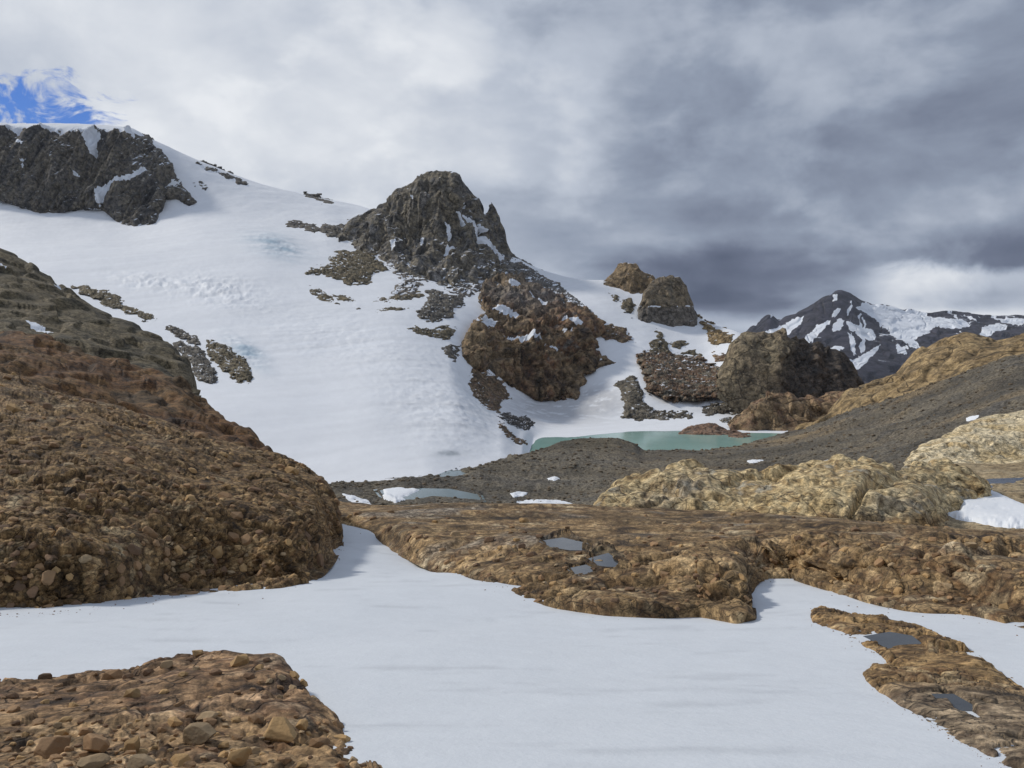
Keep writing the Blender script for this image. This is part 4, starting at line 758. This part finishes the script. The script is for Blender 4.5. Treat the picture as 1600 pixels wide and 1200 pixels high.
# =================================================================== SNOW PATCHES AND PONDS
def patch(poly, base, label, kind=None, name='snow_patch', mat=None, th=1.6, edge=2.2, lift=0):
    p = np.array(poly, float); du = 1.2; u = np.arange(p[:, 0].min()-5, p[:, 0].max()+5, du); v = np.arange(p[:, 1].max()+4, p[:, 1].min()-4, -du*0.7)
    U, V = np.meshgrid(u, v); D = depth_at(base, u, v); mpp = np.median(D)/F
    sd = poly_sd(U, V, poly)+edge*fbm(np.stack([U/10, V/5, U*0+rng.random()*40], -1), 4, 0.6)
    P = np.stack([D*(U-CU)/F, D, D*(HV-V)/F], -1)
    P[..., 2] += mpp*(th*(1-np.exp(-np.maximum(sd, 0)/2.5))+lift+np.minimum(sd, 0)*1.2)
    c = np.ones(P.shape)*np.array([0.84, 0.87, 0.91])
    o = grid_mesh(name, P, mat or M_SNOWF, sd > -2.5, {'col': c}); tag(o, label, 'snow patch'); return o
MOd = Grid(); MOd.us = MO.us; MOd.D = MP[..., 1]; MOd.V = HV-F*MP[..., 2]/MP[..., 1]
BSd = Grid(); BSd.us = BS.us; BSd.D = BS.Pd[..., 1]; BSd.V = HV-F*BS.Pd[..., 2]/BS.Pd[..., 1]
for poly, lab in [
 ([(808, 784), (830, 781), (870, 781), (895, 787), (890, 791), (850, 795), (822, 794)], 'white snow patch on the moraine left of the yellow ridge'),
 ([(797, 771), (810, 768), (824, 770), (818, 775), (802, 777)], 'small snow patch just above the larger one on the moraine'),
 ([(1160, 742), (1180, 739), (1195, 742), (1190, 748), (1168, 747)], 'little snow patch behind the saddle of the yellow ridge'),
 ([(1284, 721), (1300, 717), (1316, 717), (1305, 723), (1288, 726)], 'small snow patch behind the top of the yellow ridge'),
 ([(1163, 721), (1180, 718), (1193, 719), (1180, 723)], 'thin snow sliver on the moraine below the lake'),
 ([(535, 772), (550, 774), (575, 782), (580, 789), (560, 788), (545, 782)], 'small snow patch beside the grey bank left of the pond'),
 ([(1508, 653), (1520, 650), (1530, 649), (1524, 655), (1510, 658)], 'short snow sliver above the pale dome at right'),
 ([(855, 747), (870, 745), (874, 748), (860, 750)], 'tiny snow fleck on the dark moraine'),
 ]: patch(poly, MOd, lab, th=1.0, lift=0.6)
patch([(1478, 803), (1500, 800), (1500, 788), (1492, 780), (1515, 768), (1505, 756), (1495, 748), (1512, 746), (1530, 755), (1545, 765), (1570, 776), (1600, 790), (1700, 815), (1750, 830), (1650, 830), (1600, 826), (1560, 824), (1520, 816), (1495, 812)], BSd, 'bright snow patch in the hollow at the right edge', th=7.0, mat=M_SNOWN)
tag(flat_poly('pond', [on_plane(u, v, -12.62) for u, v in [(1520, 756), (1545, 748), (1600, 746), (1720, 745), (1760, 790), (1600, 792), (1560, 776)]], -12.62, M_POND), 'grey meltwater pond beside the snow in the right hollow', kind='structure')
# ponds on the moraine: level water in its hollows
def pond(poly, z, label, mat): tag(flat_poly('pond', [on_plane(u, v, z) for u, v in poly], z, mat), label, kind='structure')
zz_ = lambda u, v: float(np.interp(0, [0], [0]))
def z_at(g, u, v): d = depth_at(g, np.array([float(u)]), np.array([float(v)]))[0, 0]; return d*(HV-v)/F
for q_, z_, l_ in PONDS:
    c_ = np.mean(np.array(q_), 0); pond([tuple(c_+(np.array(p_)-c_)*1.12) for p_ in q_], z_, l_, M_MELT)
patch([(600, 768), (620, 765), (655, 768), (640, 775), (618, 783), (602, 778)], MOd, 'snow floe lying in the pale meltwater pond', th=2.0, lift=4.0)

# =================================================================== STONES
def stone_mesh(name, n, seed, sq=(1, 0.85, 0.62)):
    r = random.Random(seed); bm = bmesh.new()
    for i in range(n):
        v = Vector((r.gauss(0, 1), r.gauss(0, 1), r.gauss(0, 1))).normalized()*r.uniform(0.82, 1.0)
        v = Vector([math.copysign(abs(c)**0.72, c) for c in v])
        bm.verts.new((v.x*sq[0], v.y*sq[1], v.z*sq[2]))
    res = bmesh.ops.convex_hull(bm, input=bm.verts[:])
    bmesh.ops.delete(bm, geom=[g for g in bm.verts if not g.link_faces], context='VERTS')
    bmesh.ops.recalc_face_normals(bm, faces=bm.faces[:])
    me = bpy.data.meshes.new(name); bm.to_mesh(me); bm.free()
    return me
def stone_mat(name, c, scale=14):
    m = bpy.data.materials.new(name); m.use_nodes = True; nt = m.node_tree; b = NB(nt); bs = nt.nodes['Principled BSDF']
    g = b.n('ShaderNodeNewGeometry').outputs['Position']
    oi = b.n('ShaderNodeObjectInfo').outputs['Random']
    n1 = b.noise(g, scale, 8, 0.7); n2 = b.noise(g, scale*0.3, 4, 0.6)
    k = b.m('ADD', b.m('MULTIPLY', oi, 0.45), b.m('ADD', 0.10, b.m('ADD', b.m('MULTIPLY', n1, 0.75), b.m('MULTIPLY', n2, 0.6))))
    cc = b.mix(1.0, b.mix(n2, c, tuple(x*y for x, y in zip(c, (1.05, 0.85, 0.66)))), b.comb(k, k, k), 'MULTIPLY')
    nt.links.new(cc, bs.inputs['Base Color']); bs.inputs['Roughness'].default_value = 0.85; bs.inputs['Specular IOR Level'].default_value = 0.3
    bp = b.n('ShaderNodeBump'); bp.inputs['Strength'].default_value = 0.8; bp.inputs['Distance'].default_value = 0.02
    nt.links.new(n1, bp.inputs['Height']); nt.links.new(bp.outputs[0], bs.inputs['Normal'])
    return m
SM = [stone_mat('stone_brown', (0.30, 0.205, 0.12)), stone_mat('stone_ochre', (0.42, 0.30, 0.155)), stone_mat('stone_grey', (0.36, 0.29, 0.19)), stone_mat('stone_dark', (0.19, 0.13, 0.085))]
SV = []
for i in range(16):
    me = stone_mesh('stone', 19, 100+i, (1, random.uniform(0.7, 0.95), random.uniform(0.5, 0.72))); me.materials.append(SM[[0, 0, 1, 3, 0, 2, 1, 3][i % 8]]); SV.append(me)
def frame(n, spin):
    q = Vector(n).to_track_quat('Z', 'Y'); return (q.to_matrix() @ Matrix.Rotation(spin, 3, 'Z'))
def set_stones(g, n, umin, umax, vmin, vmax, smin, smax, sink, parent, seed, wfun=None):
    """stones bedded in a rock: pieces of that rock"""
    r = np.random.default_rng(seed); nt, nu = g.D.shape; k = 0; tries = 0; placed = []
    while k < n and tries < n*60:
        tries += 1
        j, i = r.integers(2, nt-2), r.integers(2, nu-2); u = g.U[j, i]; v = HV-F*g.Pd[j, i, 2]/g.Pd[j, i, 1]
        if not (umin < u < umax and vmin < v < vmax) or j > np.argmin(g.V[:, i])-3: continue
        if g.N[j, i, 2] < 0.1 or (wfun and (g.N[j, i, 2] < 0.55 or r.random() > wfun(u, v))): continue
        s = smin*(smax/smin)**(r.random()**1.7)            # radius in photo px
        rad = s*g.Pd[j, i, 1]/F
        if any((u-a)**2+(v-b)**2 < (0.8*(s+c))**2 for a, b, c in placed): continue
        placed.append((u, v, s)); n_ = g.N[j, i]
        o = bpy.data.objects.new('stone', SV[r.integers(len(SV))]); link(o, parent)
        M = frame(n_, r.random()*6.28).to_4x4(); M.translation = Vector(g.Pd[j, i])+Vector(n_)*rad*(0.25-sink); o.matrix_world = M @ Matrix.Scale(rad, 4)
        k += 1
set_stones(H1, 300, -20, 530, 575, 950, 5.0, 14.0, 0.15, H1.obj, 5)
set_stones(SH, 240, 540, 1600, 800, 955, 4.5, 11.0, 0.15, SH.obj, 6, lambda u, v: 1.0 if v > 840 else 0.4)
set_stones(NR, 290, -20, 570, 1030, 1225, 5.0, 19.0, 0.05, NR.obj, 8, lambda u, v: 1.0 if v > 1125 else 0.10)
def worn_stone(name, seed):
    """broken stone: a ball cut by random planes, edges worn, surface pitted"""
    r = np.random.default_rng(seed); bm = bmesh.new(); bmesh.ops.create_icosphere(bm, subdivisions=5, radius=1.25)
    co = np.array([v.co[:] for v in bm.verts])
    for i in range(13):
        n = r.normal(size=3); n /= np.linalg.norm(n); h = r.uniform(0.62, 0.95); e = co@n-h
        co = co-np.maximum(e+0.02*np.log1p(np.exp(-np.abs(e)/0.02)), 0)[:, None]*n*0.97
    co = co*np.array([1, 0.85, 1.0]); co = co+co/np.linalg.norm(co, axis=1, keepdims=True)*(0.05*fbm(co*2.2+seed, 4)+0.028*fbm(co*7+seed, 3, 0.6, ridged=True))[:, None]
    for v, c in zip(bm.verts, co): v.co = c
    me = bpy.data.meshes.new(name); bm.to_mesh(me); bm.free(); me.polygons.foreach_set('use_smooth', np.full(len(me.polygons), True)); return me
# loose stones lying on the near rock
LOOSE = [(305, 1152, 30, 19, 2, 'pale grey loose stone left of centre on the near rock'), (430, 1148, 34, 19, 1, 'flat ochre loose stone near the right end of the near rock'), (200, 1165, 15, 17, 1, 'upright tan stone at the middle of the near rock'), (368, 1186, 22, 17, 1, 'pointed ochre stone at the bottom edge of the picture'), (70, 1172, 38, 18, 0, 'long flat brown stone near the left corner'), (145, 1165, 24, 17, 0, 'brown stone beside the long flat one'), (280, 1190, 17, 11, 1, 'small ochre stone below the pale grey one'), (320, 1120, 16, 8, 2, 'low grey stone above the pale grey one'), (470, 1135, 12, 9, 1, 'small tan stone by the right rim of the near rock'), (215, 1195, 26, 12, 2, 'grey-tan stone cut by the bottom edge'), (306, 1021, 10, 6, 1, 'little rounded stone perched on the back edge of near rock'), (140, 1195, 22, 12, 2, 'greyish stone in the bottom left foreground')]
NRd = Grid(); NRd.us = NR.us; NRd.D = NR.Pd[..., 1]; NRd.V = HV-F*NR.Pd[..., 2]/NR.Pd[..., 1]
for k, (u, v, hw, hh, mi, lab) in enumerate(LOOSE):
    me = worn_stone('loose_stone', 300+k); me.materials.append(SM[mi])
    vb = v+hh*0.7; d = float(depth_at(NRd, np.array([float(u)]), np.array([float(vb)]))[0, 0]); s = d/F
    o = link(bpy.data.objects.new('loose_stone', me)); rx = hw*s; rz = hh*s
    z0 = d*(HV-vb)/F
    o.location = (d*(u-CU)/F, d+rx*0.6, z0+rz*0.42); o.scale = (rx*0.9, rx*0.8, rz*0.85); o.rotation_euler = (random.uniform(-.15, .15), random.uniform(-.2, .2), random.uniform(-.4, .4))
    tag(o, lab, 'stone', 'loose stones on the near rock')
# grit melted out along the snow edges: too small and many to count
B0d = Grid(); B0d.us = B0.us; B0d.D = BP[..., 1]; B0d.V = HV-F*BP[..., 2]/BP[..., 1]
def grit():
    r = np.random.default_rng(12); V_, F_ = [], []; off = 0
    edges = [[(u, v) for u, v, d in H1c[1]], [(u, v) for u, v, d in shb if u < 1640], dsp_r+dsp_r[:1]]
    tm = [(np.array([v.co[:] for v in me.vertices]), [tuple(p.vertices) for p in me.polygons]) for me in SV[:8]]
    for e in edges:
        e = np.array(e, float); seg = np.hypot(*np.diff(e, axis=0).T); cum_ = np.concatenate([[0], np.cumsum(seg)])
        for k in range(int(cum_[-1]*0.30)):
            q = r.random()*cum_[-1]; u = np.interp(q, cum_, e[:, 0])+r.normal()*4; v = np.interp(q, cum_, e[:, 1])+min(r.exponential(5.0), 40)+1
            if e is edges or not -60 < u < 1660 or v > 1215: continue
            d = float(depth_at(B0d, np.array([u]), np.array([v]))[0, 0]); s_ = (0.5+1.5*r.random()**3)*d/F; co, fs = tm[r.integers(8)]; a = r.random()*6.28
            c = np.stack([co[:, 0]*math.cos(a)-co[:, 1]*math.sin(a), co[:, 0]*math.sin(a)+co[:, 1]*math.cos(a), co[:, 2]], -1)*s_+np.array([d*(u-CU)/F, d, d*(HV-v)/F+0.1*s_])
            V_.append(c); F_.extend(tuple(x+off for x in f) for f in fs); off += len(c)
    me = bpy.data.meshes.new('grit'); me.from_pydata(np.concatenate(V_).tolist(), [], F_); me.materials.append(SM[3]); me.validate()
    tag(link(bpy.data.objects.new('grit', me)), 'small dark grit melted out along the snow edges', kind='stuff')
grit()
# rubble on the moraine: too many to count
def rubble_stuff(name, g, P, n, seed, smin, smax, lab, umin, umax):
    r = np.random.default_rng(seed); V_, F_ = [], []; off = 0
    tmpl = []
    for me in SV[:8]:
        co = np.array([v.co[:] for v in me.vertices]); tmpl.append((co, [tuple(p.vertices) for p in me.polygons]))
    nt, nu = g.D.shape; k = 0
    while k < n:
        j, i = r.integers(2, nt-14), r.integers(2, nu-2)
        if not umin < g.U[j, i] < umax: continue
        co, fs = tmpl[r.integers(8)]; s = smin*(smax/smin)**(r.random()**2.6)*P[j, i, 1]/F; a = r.random()*6.28
        c = np.stack([co[:, 0]*math.cos(a)-co[:, 1]*math.sin(a), co[:, 0]*math.sin(a)+co[:, 1]*math.cos(a), co[:, 2]], -1)*s+P[j, i]+np.array([0, 0, s*0.15])
        V_.append(c); F_ += [tuple(x+off for x in f) for f in fs]; off += len(c); k += 1
    me = bpy.data.meshes.new(name); me.from_pydata(np.concatenate(V_).tolist(), [], F_); m = bpy.data.materials.get('moraine_stone') or stone_mat('moraine_stone', (0.19, 0.165, 0.125), 1.0); me.materials.append(m); me.validate()
    tag(link(bpy.data.objects.new(name, me)), lab, kind='stuff')
rubble_stuff('rubble', MO, MP, 11000, 9, 0.6, 4.2, 'loose grey stones scattered over the moraine', 480, 1700)

# =================================================================== AIR
bm = bmesh.new(); bmesh.ops.create_cube(bm, size=1.0)
for v in bm.verts: v.co = Vector((v.co.x*18400, v.co.y*18400, lerp(-300, 520, v.co.z+0.5)))
me = bpy.data.meshes.new('haze'); bm.to_mesh(me); bm.free()
m = bpy.data.materials.new('haze_air'); m.use_nodes = True; nt = m.node_tree; nt.nodes.remove(nt.nodes['Principled BSDF'])
pv = nt.nodes.new('ShaderNodeVolumePrincipled'); pv.inputs['Color'].default_value = (0.80, 0.87, 1.0, 1); pv.inputs['Density'].default_value = 0.000026
nt.links.new(pv.outputs[0], nt.nodes['Material Output'].inputs['Volume']); me.materials.append(m)
tag(link(bpy.data.objects.new('haze', me)), 'thin blue air between the camera and the far mountain', kind='stuff')
